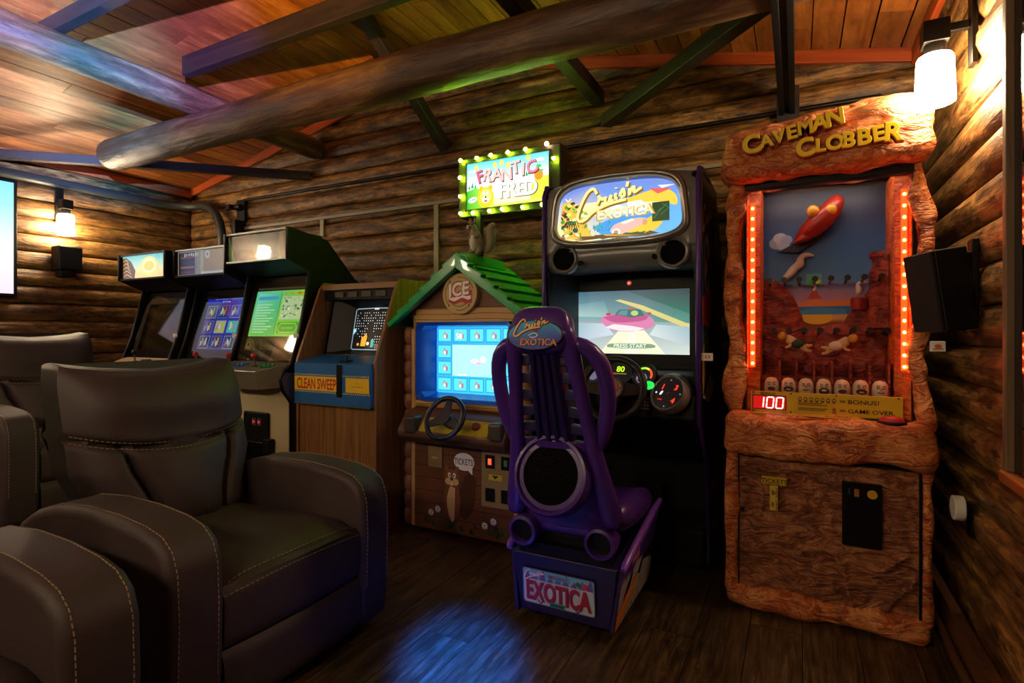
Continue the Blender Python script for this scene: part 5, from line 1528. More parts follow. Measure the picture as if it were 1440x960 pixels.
    for ang in (0, 180, 270):
        q = math.radians(ang); d = Vector((math.cos(q), math.sin(q), 0)); e = Vector((-d.y, d.x, 0))
        vs = [Mw @ (p + Vector((0, 0, z))) for z in (-.012, .004) for p in (d * .03 + e * .04, d * .142 + e * .022, d * .142 - e * .022, d * .03 - e * .04)]
        obj('spoke', MB().add(vs, [(3, 2, 1, 0), (4, 5, 6, 7), (0, 1, 5, 4), (1, 2, 6, 5), (2, 3, 7, 6), (3, 0, 4, 7)]), M_rub, wh, bevel=.004)
    hub = obj('hub', MB().cyl(Mw @ Vector((0, 0, -.10)), Mw @ Vector((0, 0, .018)), .054, n=30), plain('hub_steel', '#b8b4ae', .25, .7), wh, ang=40)
    a = Art(); a.ring(0, 0, .05, .004, '#201c1c')
    for k in range(6): a.ell(.043 * math.cos(k * PI / 3), .043 * math.sin(k * PI / 3), .0042, None, '#181818', 8)
    a.line(curve([(-.03, -.025), (-.016, .0), (-.026, .022), (-.004, -.022), (0, .03), (.006, .0), (.0, -.03)]), .005, '#c01c20'); a.line(curve([(.002, .026), (.03, .018), (.026, -.012), (.008, -.024)]), .006, '#c01c20')
    a.build('hub_emblem', hub, Mw @ Vector((0, 0, .0185)), Mw.to_3x3() @ Vector((1, 0, 0)), Mw.to_3x3() @ Vector((0, 1, 0)), flat_print())
    tg = obj('card_reader', MB().box(hw, hw + .05, .02, .035, 1.07, 1.105), M_white, r, bevel=.002)
    a = Art(); a.rect(-.01, -.006, .01, .006, '#c83828'); a.ell(0, 0, .006, .003, '#f4d8c8', 10)
    a.build('card_logo', tg, (hw + .027, .0192, 1.088), (1, 0, 0), (0, 0, 1), flat_print())
    return r
racer()

def racing_seat():
    r = thing('racing_chair', 'purple moulded racing seat on a lettered purple base, seen from behind', 'racing chair', (-.835, 2.035, 0))
    # base box, flaring towards the top
    b0, b1, z0, z1, L = .195, .228, .035, .285, .56
    vs = [(-b0, .02, z0), (b0, .02, z0), (b0, L, z0), (-b0, L, z0), (-b1, 0, z1), (b1, 0, z1), (b1, L, z1 + .05), (-b1, L, z1 + .05)]
    base = obj('seat_base', MB().add(vs, [(3, 2, 1, 0), (4, 5, 6, 7), (0, 1, 5, 4), (1, 2, 6, 5), (2, 3, 7, 6), (3, 0, 4, 7)]), M_purple_dk, r, bevel=.006)
    obj('top_tray', MB().box(-.20, .20, .01, L - .02, z1 - .0, z1 + .045), M_black, base)
    for x in (-.15, .15):
        for y in (.08, .48): obj('caster', MB().cyl((x - .016, y, .02), (x + .016, y, .02), .0195, n=14), M_black, base)
    obj('rear_extension', MB().box(-.15, .15, L, L + .22, .05, .22), M_black, base, bevel=.006)
    # number plate
    nrm_up = Vector((0, -.02, z1 - z0)).normalized()
    pc = Vector((-.02, .0105, .152))
    pl = MB()
    W, H = .315, .15
    o2 = []
    a = Art()
    pts = []
    for sx, sy, st in ((1, 1, 0), (-1, 1, 1), (-1, -1, 2), (1, -1, 3)):
        for k in range(5):
            q = (st + k / 4) * PI / 2
            pts.append((sx * (W / 2 - .012) + .012 * math.cos(q), sy * (H / 2 - .012) + .012 * math.sin(q)))
    a.poly(pts, '#5a6a78'); a.poly([(p[0] * .975, p[1] * .95) for p in pts], ['#c8ccd4' if p[1] < 0 else '#7ab0d0' for p in pts])
    a.rect(-.15, -.055, .15, .03, '#c8c6ce')
    for k in range(9): a.poly([(-.15 + .034 * k, .03), (-.12 + .034 * k, .03), (-.13 + .034 * k, .055 + .012 * (k % 3))], ['#5a5aa0', '#4a7ab0', '#6a58a0'][k % 3])
    a.rect(-.045, .045, .055, .064, '#58a0c0'); a.text('MIDWAY', .005, .0545, .013, '#a02020', .02, 0, 1.1)
    cruis_script(a, -.145, .028, .042, '#e8d8e8', .005, '#a03048')
    a.text('EXOTICA', .003, -.014, .078, '#4a3040', .05, 0, .6); a.text('EXOTICA', 0, -.012, .078, '#b01c2c', .035, 0, .6)
    a.ell(.118, .046, .013, None, '#c83848'); a.ell(.09, .05, .01, None, '#2a7a50'); a.rect(-.035, -.068, .03, -.05, '#3a8a78'); a.rect(-.03, -.064, .025, -.056, '#184a40')
    a.line([(-.09, -.05), (-.075, -.066), (-.06, -.052)], .006, '#603040'); a.line([(.07, -.05), (.085, -.066), (.1, -.052)], .006, '#603040')
    a.build('number_plate', base, pc + Vector((0, -.008, 0)), (1, 0, 0), nrm_up, flat_print(), base=.002)
    # scuffed side panels
    for s in (-1, 1):
        poly = [(0.0, .035), (L, .035), (L + .02, .34), (L - .02, .40), (.40, .375), (.02, .285)]
        tilt = (b1 - b0) / (z1 - z0)
        vs = []
        for dx in (.002, .016):
            vs += [(s * (b0 + dx + (z - z0) * tilt), y, z) for y, z in poly]
        n = len(poly)
        sp_ = obj('side_panel', MB().add(vs, [tuple(range(n)), tuple(range(n, 2 * n))[::-1]] + [(i, n + i, n + (i + 1) % n, (i + 1) % n) for i in range(n)]), plain('panel_edge_purple', '#2a1a4a', .4), base, ang=30)
        rail = [(s * (b0 + .02 + (z - z0) * tilt), y, z) for y, z in ((0.01, .285), (.03, .30), (.22, .35), (.42, .395), (L, .41))]
        obj('top_rail', MB().tube(rail, [.012, .016, .016, .016, .012], 10), plain('rail_purple', '#7a48b8', .3), sp_, ang=60)
        if s > 0:
            a = Art()      # panel coordinates: x along the floor, y up
            a.poly([(.005, .04), (L, .04), (L, .33), (.40, .365), (.02, .275)], '#b9b2bc')
            a.poly([(.0, .20), (.18, .215), (.25, .24), (.40, .21), (L, .2), (L + .01, .36), (L - .02, .395), (.40, .37), (.015, .28)], '#6a38a4')
            a.poly([(.05, .2), (.16, .22), (.24, .25), (.36, .23), (L, .22), (L, .33), (.45, .33), (.36, .29), (.25, .275), (.1, .25)], '#43207e')
            a.poly(curve([(.06, .05), (.10, .13), (.17, .2), (.26, .235), (.31, .2), (.30, .13), (.24, .1)]), '#c4bccc'); a.poly(curve([(.08, .14), (.14, .2), (.20, .21), (.16, .15), (.11, .1)]), '#14101c'); a.ell(.25, .165, .03, .022, '#8a70b8')
            a.poly([(.005, .04), (.005, .11), (.10, .14), (.22, .175), (.29, .18), (.30, .13), (.20, .08), (.08, .045)], ['#e07820', '#e85818', '#e86020', '#e87828', '#f0a840', '#f0b840', '#f0c050', '#f0a838'])
            a.line([(.02, .075), (.14, .12), (.28, .155)], .008, '#f8e070'); a.line([(.01, .055), (.1, .085), (.24, .12)], .006, '#d83818')
            a.poly([(.28, .17), (.33, .15), (.36, .2), (L, .15), (L, .22), (.36, .23), (.31, .2)], '#161220')
            for k in range(5): a.poly([(.12 + .05 * k, .05), (.14 + .05 * k, .052), (.135 + .05 * k, .075)], '#3a3440')
            a.rect(.155, .252, .265, .294, '#d8a8b8'); a.rect(.159, .255, .261, .291, '#c02838'); a.text('Nintendo', .21, .273, .021, '#f4d8d8', .02, 0, .92)
            a.ell(.315, .315, .016, None, '#a02038'); a.text('MIDWAY', .37, .33, .016, '#d8c8e0', .02, 0, .8, .2)
            rnd = random.Random(6)
            for k in range(26):
                x = rnd.uniform(.0, .12); a.poly([(x, .205 + .12 * x * .3), (x + .012, .2), (x + .006, .225 + .1 * rnd.random() * .3)], '#cfc6c0')
            for k in range(4): a.scrib(.40 + .045 * k, .19 - .028 * (k % 3), .035, .016, '#c8c4d0', 3, .2)
            U = Vector((0, 1, 0)); V = Vector((tilt, 0, 1)).normalized() * math.hypot(1, tilt)
            a.build('panel_print', sp_, (b0 + .0165 - z0 * tilt + .0006, 0, 0), U, V, flat_print(), base=.0006)
            for y, z in ((.06, .268), (.24, .305), (.50, .37)): obj('bolt', MB().lathe([(.008, 0), (.007, .004), (0, .005)], (b0 + .017 + (z - z0) * tilt, y, z), 'x', 10), M_black, sp_)
    # seat pan and hips
    def yb(z): return -.235 + (1.29 - z) / .84 * .26
    def rbox(x0, x1, y0, y1, za, zb): return MB().box(x0, x1, y0, y1, za, zb)
    pan = obj('seat_pan', rbox(-.20, .20, .02, .56, .37, .46), M_purple, r, bevel=.04, seg=4)
    for s in (-1, 1):
        obj('pan_bolster', MB().tube([(s * .19, .02, .46), (s * .205, .2, .45), (s * .205, .42, .445), (s * .19, .56, .42)], [.06, .065, .06, .04], 14), M_purple, pan, sub=1)
        hp = obj('hip_tube', MB().lathe([(.030, .16), (.056, .10), (.064, .02), (.060, -.0), (.048, -.004), (.046, .03), (0, .03)], (s * .165, -.035, .385), 'y', 22), M_purple, r, ang=40)
        obj('hip_tube_end', MB().cyl((s * .165, -.01, .385), (s * .165, -.006, .385), .046, n=20), M_black, hp)
    obj('seat_bracket', MB().box(-.17, .17, .05, .50, .28, .38), M_black, r, bevel=.01)
    # back: spine, rails, wings, slats, speaker
    def lower(u, v):       # moulded lower back blending rails and speaker housing
        s = 2 * u - 1
        z = .42 + v * .36
        w_ = .215 - .05 * v
        y = yb(z) - .05 * (1 - abs(s) ** 3) + .02
        return (s * w_, y, z)
    obj('lower_back', MB().grid(lower, 20, 14), M_purple, r, smooth=True)
    obj('lower_back_shell', MB().grid(lambda u, v: (lower(u, v)[0] * .99, lower(u, v)[1] + .05, lower(u, v)[2]), 12, 8), M_purple_dk, r, smooth=True)
    Rt = Euler((math.radians(-15), 0, 0)).to_matrix()
    zc = .655
    sr = obj('speaker_ring', MB().lathe([(.158, .06), (.156, .01), (.148, -.012), (.136, -.014), (.130, .0)], (0, yb(zc) - .085, zc), 'y', 40, Rt), M_purple, r, ang=50)
    obj('speaker_grille', MB().lathe([(.134, .0), (.07, -.006), (0, -.008)], (0, yb(zc) - .083, zc), 'y', 36, Rt), plain('speaker_mesh', '#030304', .8, bump=.4, bscale=400, spec=.1), sr, ang=50)
    obj('spine', MB().add([(x, yb(z) + dy, z) for z in (.74, 1.2) for x, dy in ((-.085 + (.02 if z > 1 else 0), .03), (-.075 + (.02 if z > 1 else 0), -.012), (.075 - (.02 if z > 1 else 0), -.012), (.085 - (.02 if z > 1 else 0), .03))],
                          [(0, 3, 2, 1), (4, 5, 6, 7), (0, 1, 5, 4), (1, 2, 6, 5), (2, 3, 7, 6), (3, 0, 4, 7)]), M_purple_dk, r, bevel=.006)
    for x in (-.048, -.016, .016, .048):
        obj('spine_rib', MB().tube([(x * 1.2, yb(.77) - .014, .77), (x, yb(1.0) - .016, 1.0), (x * .8, yb(1.16) - .014, 1.16)], .0115, 10), M_purple_dk, r, ang=60)
    for s in (-1, 1):
        rail = [(.090, 1.235), (.112, 1.16), (.125, 1.06), (.138, .94), (.152, .82), (.172, .68), (.20, .52), (.21, .44)]
        obj('back_rail', MB().tube([(s * x, yb(z) - .01, z) for x, z in rail], [.036, .034, .029, .027, .028, .034, .044, .05], 14), M_purple, r, sub=1)
        wing = [(.10, 1.165), (.155, 1.155), (.205, 1.11), (.224, 1.04), (.226, .96), (.214, .88), (.188, .80), (.160, .74)]
        obj('shoulder_wing', MB().tube([(s * x, yb(z) + .03 * math.sin(PI * k / 7), z) for k, (x, z) in enumerate(wing)], [.026, .032, .033, .031, .030, .031, .031, .024], 14), M_purple, r, sub=1)
        for k in range(6):
            z = 1.10 - k * .066
            x0_, x1_ = .06, .125 + (1.1 - z) * .09
            obj('back_slat', MB().prism([(s * x0_, z - .024), (s * x1_, z - .03), (s * x1_, z + .006), (s * x0_, z + .016)][::s], 'y', yb(z) - .002, yb(z) + .028), M_purple_dk, r, bevel=.004)
    # head with lettered oval
    def head(u, v):
        th_, ph = 2 * PI * u, PI * (v - .5)
        cx, cz = math.cos(ph), math.sin(ph)
        ex = 2 / 3.6
        sg = lambda q, e: math.copysign(abs(q) ** e, q)
        x = .122 * sg(cx, ex) * sg(math.cos(th_), ex); y = .055 * sg(cx, ex) * sg(math.sin(th_), ex); z = .088 * sg(cz, ex)
        x *= 1 - .12 * max(0, z / .088)
        p = Rt @ Vector((x, y, z))
        return (p.x, p.y + yb(1.205) + .01, p.z + 1.205)
    obj('head_block', MB().grid(head, 40, 26), M_purple, r, smooth=True)
    ovc = Vector((-.003, yb(1.195) - .047, 1.19))
    U, V = Vector((1, 0, 0)), Rt @ Vector((0, 0, 1))
    od = obj('head_badge', MB().add([ovc + U * (.112 * math.cos(2 * PI * k / 40)) + V * (.058 * math.sin(2 * PI * k / 40)) + (Rt @ Vector((0, d, 0))) for d in (.03, -.006) for k in range(40)],
                                    [tuple(range(40)), tuple(range(40, 80))[::-1]] + [(k, 40 + k, 40 + (k + 1) % 40, (k + 1) % 40) for k in range(40)]), M_purple_dk, r, bevel=.004)
    a = Art(); e_ = [(.105 * math.cos(2 * PI * k / 40), .052 * math.sin(2 * PI * k / 40)) for k in range(40)]
    a.poly(e_, [('#2aa0e0' if p[1] > 0 else '#1838c0') for p in e_])
    cruis_script(a, -.078, -.004, .062, '#f4c878', .0055, '#402018')
    a.text('EXOTICA', .022, -.029, .025, '#3a1c20', .05, 0, 1.0); a.text('EXOTICA', .021, -.028, .024, '#e08838', .02, 0, 1.0); a.line(curve([(-.02, -.005), (0, .005), (.015, -.004), (.0, -.012), (-.014, -.01)]), .003, '#e8f0f8')
    a.build('badge_print', od, ovc + Rt @ Vector((0, -.0066, 0)), U, V, flat_print())
    return r
racing_seat()
# ------------------------------------------------------------------ rock-shaped redemption game
def rock_mat(name, dark, mid, light, bs=1.0, ridge_light='#f0c890', amount=.45):
    m, nt, N, L, B = newmat(name)
    tc = N.new('ShaderNodeTexCoord')
    n1 = N.new('ShaderNodeTexNoise'); n1.inputs['Scale'].default_value = 9; n1.inputs['Detail'].default_value = 8; n1.inputs['Distortion'].default_value = 1.6
    L.new(tc.outputs['Object'], n1.inputs['Vector'])
    rp = ramp(N, [(.30, dark), (.5, mid), (.72, light)])
    L.new(n1.outputs['Fac'], rp.inputs[0])
    mp = N.new('ShaderNodeMapping'); mp.inputs['Scale'].default_value = (1, 1, 2.6); mp.inputs['Rotation'].default_value = (0, .5, 0)
    L.new(tc.outputs['Object'], mp.inputs['Vector'])
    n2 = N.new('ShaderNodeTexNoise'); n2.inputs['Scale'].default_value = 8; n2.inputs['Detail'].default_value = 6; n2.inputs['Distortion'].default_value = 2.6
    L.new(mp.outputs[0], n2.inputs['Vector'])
    # light streaks for the ridges and shade for the creases, put into the colour
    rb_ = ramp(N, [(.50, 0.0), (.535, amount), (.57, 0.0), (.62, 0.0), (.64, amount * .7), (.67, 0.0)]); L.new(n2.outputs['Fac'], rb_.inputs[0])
    mb_ = N.new('ShaderNodeMix'); mb_.data_type = 'RGBA'; mb_.inputs['B'].default_value = (*lin(ridge_light), 1)
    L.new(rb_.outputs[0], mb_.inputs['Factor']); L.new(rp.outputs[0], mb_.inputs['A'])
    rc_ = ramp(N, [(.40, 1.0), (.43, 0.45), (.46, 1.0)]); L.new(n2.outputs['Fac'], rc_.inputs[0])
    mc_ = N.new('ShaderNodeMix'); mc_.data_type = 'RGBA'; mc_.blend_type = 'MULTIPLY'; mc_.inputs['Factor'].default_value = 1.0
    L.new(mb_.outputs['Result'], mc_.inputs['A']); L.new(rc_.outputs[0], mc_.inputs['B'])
    L.new(mc_.outputs['Result'], B.inputs['Base Color'])
    bp = N.new('ShaderNodeBump'); bp.inputs['Strength'].default_value = .9 * bs; bp.inputs['Distance'].default_value = .03
    L.new(n2.outputs['Fac'], bp.inputs['Height']); L.new(bp.outputs[0], B.inputs['Normal'])
    B.inputs['Roughness'].default_value = .52
    MATS[name] = m
    return m
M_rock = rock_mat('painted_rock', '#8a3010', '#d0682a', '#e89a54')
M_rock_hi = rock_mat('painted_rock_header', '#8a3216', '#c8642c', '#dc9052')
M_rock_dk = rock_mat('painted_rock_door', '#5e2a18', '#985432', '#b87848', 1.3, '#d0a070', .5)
def rock(x0, x1, y0, y1, z0, z1, rad, amp, res=.016, seed=0, shape=None):
    c = Vector(((x0 + x1) / 2, (y0 + y1) / 2, (z0 + z1) / 2)); h = Vector(((x1 - x0) / 2, (y1 - y0) / 2, (z1 - z0) / 2))
    n = [max(3, int(2 * k / res)) for k in h]
    mb = MB()
    def place(p):
        q = Vector([max(-(h[i] - rad), min(h[i] - rad, p[i])) for i in range(3)])
        d = p - q
        d = d.normalized() if d.length > 1e-9 else Vector((0, 0, 0))
        w_ = c + q + d * rad
        if shape: w_ = Vector(shape(w_))
        s = Vector((seed * 3.1, seed * 1.7, seed * 5.3))
        f = amp * (noise.noise(w_ * 5 + s) * .9 + noise.noise(w_ * 13 + s) * .45 + (abs(noise.noise(w_ * 8 + s * 2)) - .25) * -.7)
        return w_ + d * f
    for ax in range(3):
        u, v = (ax + 1) % 3, (ax + 2) % 3
        for sg in (-1, 1):
            def fn(a, b):
                p = Vector((0, 0, 0)); p[ax] = sg * h[ax]; p[u] = (2 * a - 1) * h[u]; p[v] = (2 * b - 1) * h[v]
                return place(p)
            mb.grid(fn, n[u], n[v])
    me = mb.mesh('rock')
    bm = bmesh.new(); bm.from_mesh(me)
    bmesh.ops.remove_doubles(bm, verts=bm.verts, dist=1e-5); bmesh.ops.recalc_face_normals(bm, faces=bm.faces)
    for f in bm.faces: f.smooth = True
    bm.to_mesh(me); bm.free()
    return me
def caveman():
    r = thing('rock_arcade_game', 'tall orange rock-shaped arcade game with carved yellow lettering and red light strips', 'arcade machine', (.093, 2.58, 0))
    obj('carcass', MB().box(-.34, .34, .35, .84, .02, 2.0).box(-.345, .345, .05, .35, .02, .80).box(-.345, .345, .12, .35, 1.88, 2.0).box(-.345, -.305, .12, .36, .8, 1.9).box(.325, .345, .12, .36, .8, 1.9), plain('cabinet_side_brown', '#3a1c10', .6), r)
    def wav(k, ph):
        def f(p):
            p = Vector(p)
            p.x += k * (.010 * math.sin(p.z * 7.5 + ph) + .007 * math.sin(p.z * 17 + ph * 2))
            return p
        return f
    obj('rock_sill', rock(-.372, .364, -.03, .12, 0.004, .10, .035, .016, seed=1), M_rock, r)
    obj('rock_stile', rock(-.372, -.318, -.012, .12, .06, .72, .022, .012, seed=2), M_rock, r)
    obj('rock_stile', rock(.325, .366, -.012, .12, .06, .72, .022, .012, seed=3), M_rock, r)
    def ledge(p):
        p = Vector(p)
        if p.z > .77: p.z += .012 * noise.noise(Vector((p.x * 6, 1, 0)))
        p.y -= .012 * math.sin((p.x + .4) * 5)
        return p
    obj('rock_ledge', rock(-.382, .374, -.065, .13, .665, .845, .05, .018, seed=4, shape=ledge), M_rock, r)
    obj('rock_column', rock(-.375, -.304, .05, .20, .80, 1.92, .03, .03, seed=5, shape=wav(1, .5)), M_rock, r)
    obj('rock_column', rock(.318, .372, .05, .20, .80, 1.92, .025, .027, seed=6, shape=wav(1, 2.6)), M_rock, r)
    def crest(p):
        p = Vector(p)
        if p.z > 1.95:
            k = (p.z - 1.95) / .15
            p.z += k * (-.012 + .034 * (p.x + .38) / .76 + .014 * math.sin(p.x * 9 + .6)) - k * .04 * max(0, (p.x - .30) / .07)
        return p
    hd = obj('rock_header', rock(-.385, .378, -.04, .30, 1.872, 2.105, .05, .026, res=.012, seed=7, shape=crest), M_rock_hi, r)
    # carved letters, each its own piece with a red cut edge
    M_yel = plain('letter_yellow', '#d8b41c', .35, var=.15, vscale=20); M_cut = plain('letter_cut_red', '#8a2a10', .6)
    def letters(word, xs, zs, hs, rots):
        for ch, x, z, h, rt in zip(word, xs, zs, hs, rots):
            for bold, y, mt, nm in ((.085, -.052, M_cut, 'letter_edge'), (.035, -.060, M_yel, 'letter')):
                vs, fs = text_poly(ch, bold, 0, 1, .08, .03 if nm == 'letter' else 0.0)
                xs_ = [v[0] for v in vs]; off = (min(xs_) + max(xs_)) / 2
                cr, sr = math.cos(rt), math.sin(rt)
                P = [((v[0] - off) * h, (v[1] - .5) * h, v[2]) for v in vs]
                pts = [(x + p[0] * cr - p[1] * sr, y - p[2] * .14, z + p[0] * sr + p[1] * cr) for p in P]
                if nm == 'letter_edge': e_ = obj(nm, MB().add(pts, fs), mt, hd)
                else: obj(nm, MB().add(pts, fs), mt, e_)
    letters('CAVEMAN', (-.262, -.205, -.158, -.110, -.062, -.010, .042), (1.997, 2.002, 2.013, 2.022, 2.033, 2.045, 2.056), (.074, .05, .052, .054, .054, .058, .062), (.15, .1, .1, .15, .1, .1, .12))
    letters('CLOBBER', (-.062, -.006, .042, .090, .142, .188, .238), (1.952, 1.952, 1.955, 1.958, 1.962, 1.966, 1.966), (.07, .05, .056, .058, .062, .057, .068), (.2, .05, .05, -.05, .05, .1, -.05))
    a = Art(); a.text('TM', 0, 0, .016, '#8a5a38', .01)
    a.build('trademark', hd, (.305, -.062, 2.02), (1, 0, 0), (0, 0, 1), flat_print())
    # door with swirled relief, hinge gap and lock
    def dz(u, v):
        x, z = -.316 + .64 * u, .088 + .572 * v
        p = Vector((x * 3, z * 3, 0))
        wq = noise.noise(p * 1.1) * 2.2 + noise.noise(p * 2.3 + Vector((5, 1, 0))) * .8
        hgt = .017 * (1 - abs(math.sin((x * 6 + z * 10) + wq * 3.0))) ** 2 - .004 + .006 * noise.noise(p * 6)
        e = min(1, min(u, 1 - u, v, 1 - v) * 30)
        return (x, -.004 - hgt * e, z)
    door = obj('door', MB().grid(dz, 120, 110), M_rock_dk, r, smooth=True)
    obj('door_gap', MB().box(-.32, -.314, -.008, .04, .085, .665).box(.324, .334, -.010, .04, .085, .665).box(-.32, .33, -.004, .04, .662, .668).box(-.32, .33, -.004, .04, .082, .088), M_black, r)
    cpn = obj('coin_panel', MB().box(.070, .205, -.022, .0, .345, .60), M_blackgloss, door, bevel=.004)
    obj('coin_slot', MB().box(.112, .128, -.0245, -.022, .545, .575), plain('slot_amber', '#a06020', .3), cpn)
    obj('coin_button', MB().cyl((.172, -.022, .56), (.172, -.028, .56), .017, n=20), plain('button_yellow', '#c89a28', .35), cpn, ang=40)
    obj('coin_light', MB().box(.09, .1, -.0235, -.022, .55, .575), plain('slot_blue', '#1c3048', .3), cpn)
    tk = obj('ticket_sign', MB().box(-.225, -.128, -.022, -.006, .553, .585), plain('sign_yellow', '#c4a020', .45), door, bevel=.003)
    a = Art(); a.text('TICKETS', 0, 0, .019, '#201808', .02, 0, .98)
    a.build('ticket_lettering', tk, (-.1765, -.0226, .569), (1, 0, 0), (0, 0, 1), flat_print())
    st = MB()
    for k in range(2): st.add([(-.192, -.03 - .012 * k, .553 - .05 * k), (-.162, -.03 - .012 * k, .553 - .05 * k), (-.162, -.042 - .006 * k, .503 - .05 * k), (-.192, -.042 - .006 * k, .503 - .05 * k)], [(0, 1, 2, 3)])
    tks = obj('ticket_strip', st, plain('ticket_yellow', '#c8a830', .6), tk)
    a = Art()
    for k in range(2): a.text('TICKET', .012, .5285 - .05 * k, .010, '#3a2c08', .01, 0, 1, PI / 2); a.ell(-.004, .528 - .05 * k, .006, .012, '#8a7018', 10)
    a.build('ticket_print', tks, (-.177, -.051, 0), (1, 0, 0), (0, 0, 1), flat_print())
    lk = obj('lock', MB().cyl((-.302, -.02, .455), (-.302, 0, .455), .009, n=14), M_steel, door, ang=40)
    obj('lock_tab', MB().box(-.310, -.294, -.012, 0, .42, .438), M_black, lk)
    # window bay: side walls, backdrop, glass
    x0, x1, zb, zt, yf, ybk = -.292, .317, .845, 1.862, .085, .34
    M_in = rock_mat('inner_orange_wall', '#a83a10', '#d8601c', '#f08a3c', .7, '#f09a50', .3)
    obj('inner_wall', MB().add([(x0, yf + .012, zb), (x0, yf + .012, zt), (x0 + .052, yf + .05, zt), (x0 + .052, yf + .05, zb), (x0 + .058, ybk, zb), (x0 + .058, ybk, zt)], [(0, 1, 2, 3), (3, 2, 5, 4)]), M_in, r)
    obj('inner_wall', MB().add([(x1, yf + .012, zb), (x1, yf + .012, zt), (x1 - .052, yf + .05, zt), (x1 - .052, yf + .05, zb), (x1 - .058, ybk, zb), (x1 - .058, ybk, zt)], [(3, 2, 1, 0), (4, 5, 2, 3)]), M_in, r)
    for x, sg in ((x0 + .024, 1), (x1 - .024, -1)):
        cst = obj('light_channel', MB().box(x - .010, x + .010, yf + .014, yf + .024, 1.045, 1.78), glow('red_diffuser', '#ff4a18', 1.6), r)
        for k in range(16):
            obj('led', MB().ball((x, yf + .011, 1.06 + .0465 * k), .0062, 8, 6), glow('led_orange', '#ff5a20', 70.0), cst, smooth=True)
    bx0, bx1 = x0 + .058, x1 - .058; W = bx1 - bx0; H = 1.86 - .93
    a = Art()
    def Q(u, v): return (W * u, H * v)
    grad_rect(a, 0, 0, W, H, [(0, '#7a2a18'), (.34, '#8a3a20'), (.36, '#e0a860'), (.46, '#b07890'), (.55, '#4a80b8'), (.72, '#2c5c98'), (.86, '#1c2c58'), (1, '#14162c')])
    a.poly([Q(.3, .42), Q(1, .42), Q(1, .38), Q(.3, .38)], '#2f6ab0'); a.poly(curve([Q(.3, .43), Q(.42, .455), Q(.55, .445), Q(.7, .45), Q(.85, .44), Q(1, .445)]) + [Q(1, .42), Q(.3, .42)], '#d87a38')
    a.ell(W * .46, H * .365, W * .13, H * .035, '#e8b828'); a.poly(curve([Q(.28, .39), Q(.45, .415), Q(.7, .405)]) + [Q(.7, .38), Q(.28, .38)], '#3a8ac0')
    a.poly([Q(.38, .46), Q(.42, .5), Q(.45, .5), Q(.5, .46)], '#b03c20'); a.rect(W * .37, H * .525, W * .5, H * .585, '#58a890'); a.poly([Q(.38, .525), Q(.41, .56), Q(.46, .55), Q(.49, .525)], '#30a838'); a.ell(W * .46, H * .545, .016, .011, '#c8d838', 12)
    a.line(curve([Q(.43, .5), Q(.445, .52), Q(.43, .53), Q(.45, .545)]), .008, '#e8e4dc')
    a.ell(W * .12, H * .75, .035, .03, '#8f9ab4'); a.ell(W * .17, H * .745, .03, .032, '#a8b0c4'); a.ell(W * .145, H * .775, .03, .025, '#b4bccc'); a.ell(W * .2, H * .765, .026, .022, '#98a2bc')
    a.build('backdrop_print', r, (bx0, ybk, .93), (1, 0, 0), (0, 0, 1), flat_print())
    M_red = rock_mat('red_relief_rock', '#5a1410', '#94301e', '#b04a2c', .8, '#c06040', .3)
    # moulded relief: mountain, right cliff, foreground apron
    def relief(pts, depth, seed, y=ybk):
        """thick relief slab from an outline, top surface roughened"""
        xs = [p[0] for p in pts]; zs = [p[1] for p in pts]
        mb = MB().prism(pts, 'y', y - depth, y - .001)
        me = mb.mesh('relief')
        return me
    mz = lambda v: .93 + H * v
    mx_ = lambda u: bx0 + W * u
    def hill(u, v, prof, dep, seed):
        x = mx_(u); top = prof(u)
        z = .93 + (mz(top) - .93) * v
        k = math.sin(PI * min(1, v)) * .6 + .4 * (1 - v)
        y = ybk - dep * (1 - v) ** .6 - .018 * (noise.noise(Vector((x * 18, z * 14, seed))) + .6 * noise.noise(Vector((x * 40, z * 30, seed)))) * (1 if v < .97 else .2)
        return (x, min(y, ybk - .002), z)
    def pr_left(u): return .30 + .27 * max(0, 1 - (u / .36) ** 2.2) ** .7 if u < .36 else .30 + .06 * max(0, (u - .42) / .58) ** .6 + (.10 * max(0, 1 - abs(u - .8) / .12) ** .7 if u > .6 else 0)
    obj('mountain_relief', MB().grid(lambda u, v: hill(u, v, pr_left, .075, 3), 80, 40), M_red, r, smooth=True)
    obj('cliff_relief', MB().grid(lambda u, v: (bx1 - (.09 - .035 * v + .03 * noise.noise(Vector((v * 7, 2, 1)))) * (1 - u), ybk - .004 - .10 * u ** .7 + .02 * noise.noise(Vector((u * 5, v * 12, 4))) * u, 1.22 + .33 * v + .03 * (1 - u) * math.sin(v * 9)), 14, 30), M_red, r, smooth=True)
    def puff(pts, rr):
        return MB().tube([(mx_(u), ybk - .035, mz(v)) for u, v in pts], rr, 12)
    M_smoke = plain('smoke_white', '#c8c4b8', .45)
    obj('smoke_relief', puff([(.17, .555), (.24, .59), (.27, .62), (.33, .635), (.31, .66), (.36, .685), (.44, .67)], [.012, .022, .018, .022, .016, .015, .004]), M_smoke, r, sub=1)
    obj('smoke_relief', puff([(.78, .47), (.80, .50), (.77, .52), (.82, .535), (.86, .525)], [.010, .014, .010, .012, .004]), M_smoke, r, sub=1)
    obj('vent_relief', MB().lathe([(.03, 0), (.034, .05), (.028, .055), (0, .05)], (mx_(.79), ybk - .03, mz(.40)), 'z', 14), plain('vent_red', '#8a2018', .4), r, ang=40)
    # hanging red diving creature
    M_cre = plain('creature_red', '#8a2018', .35, var=.2)
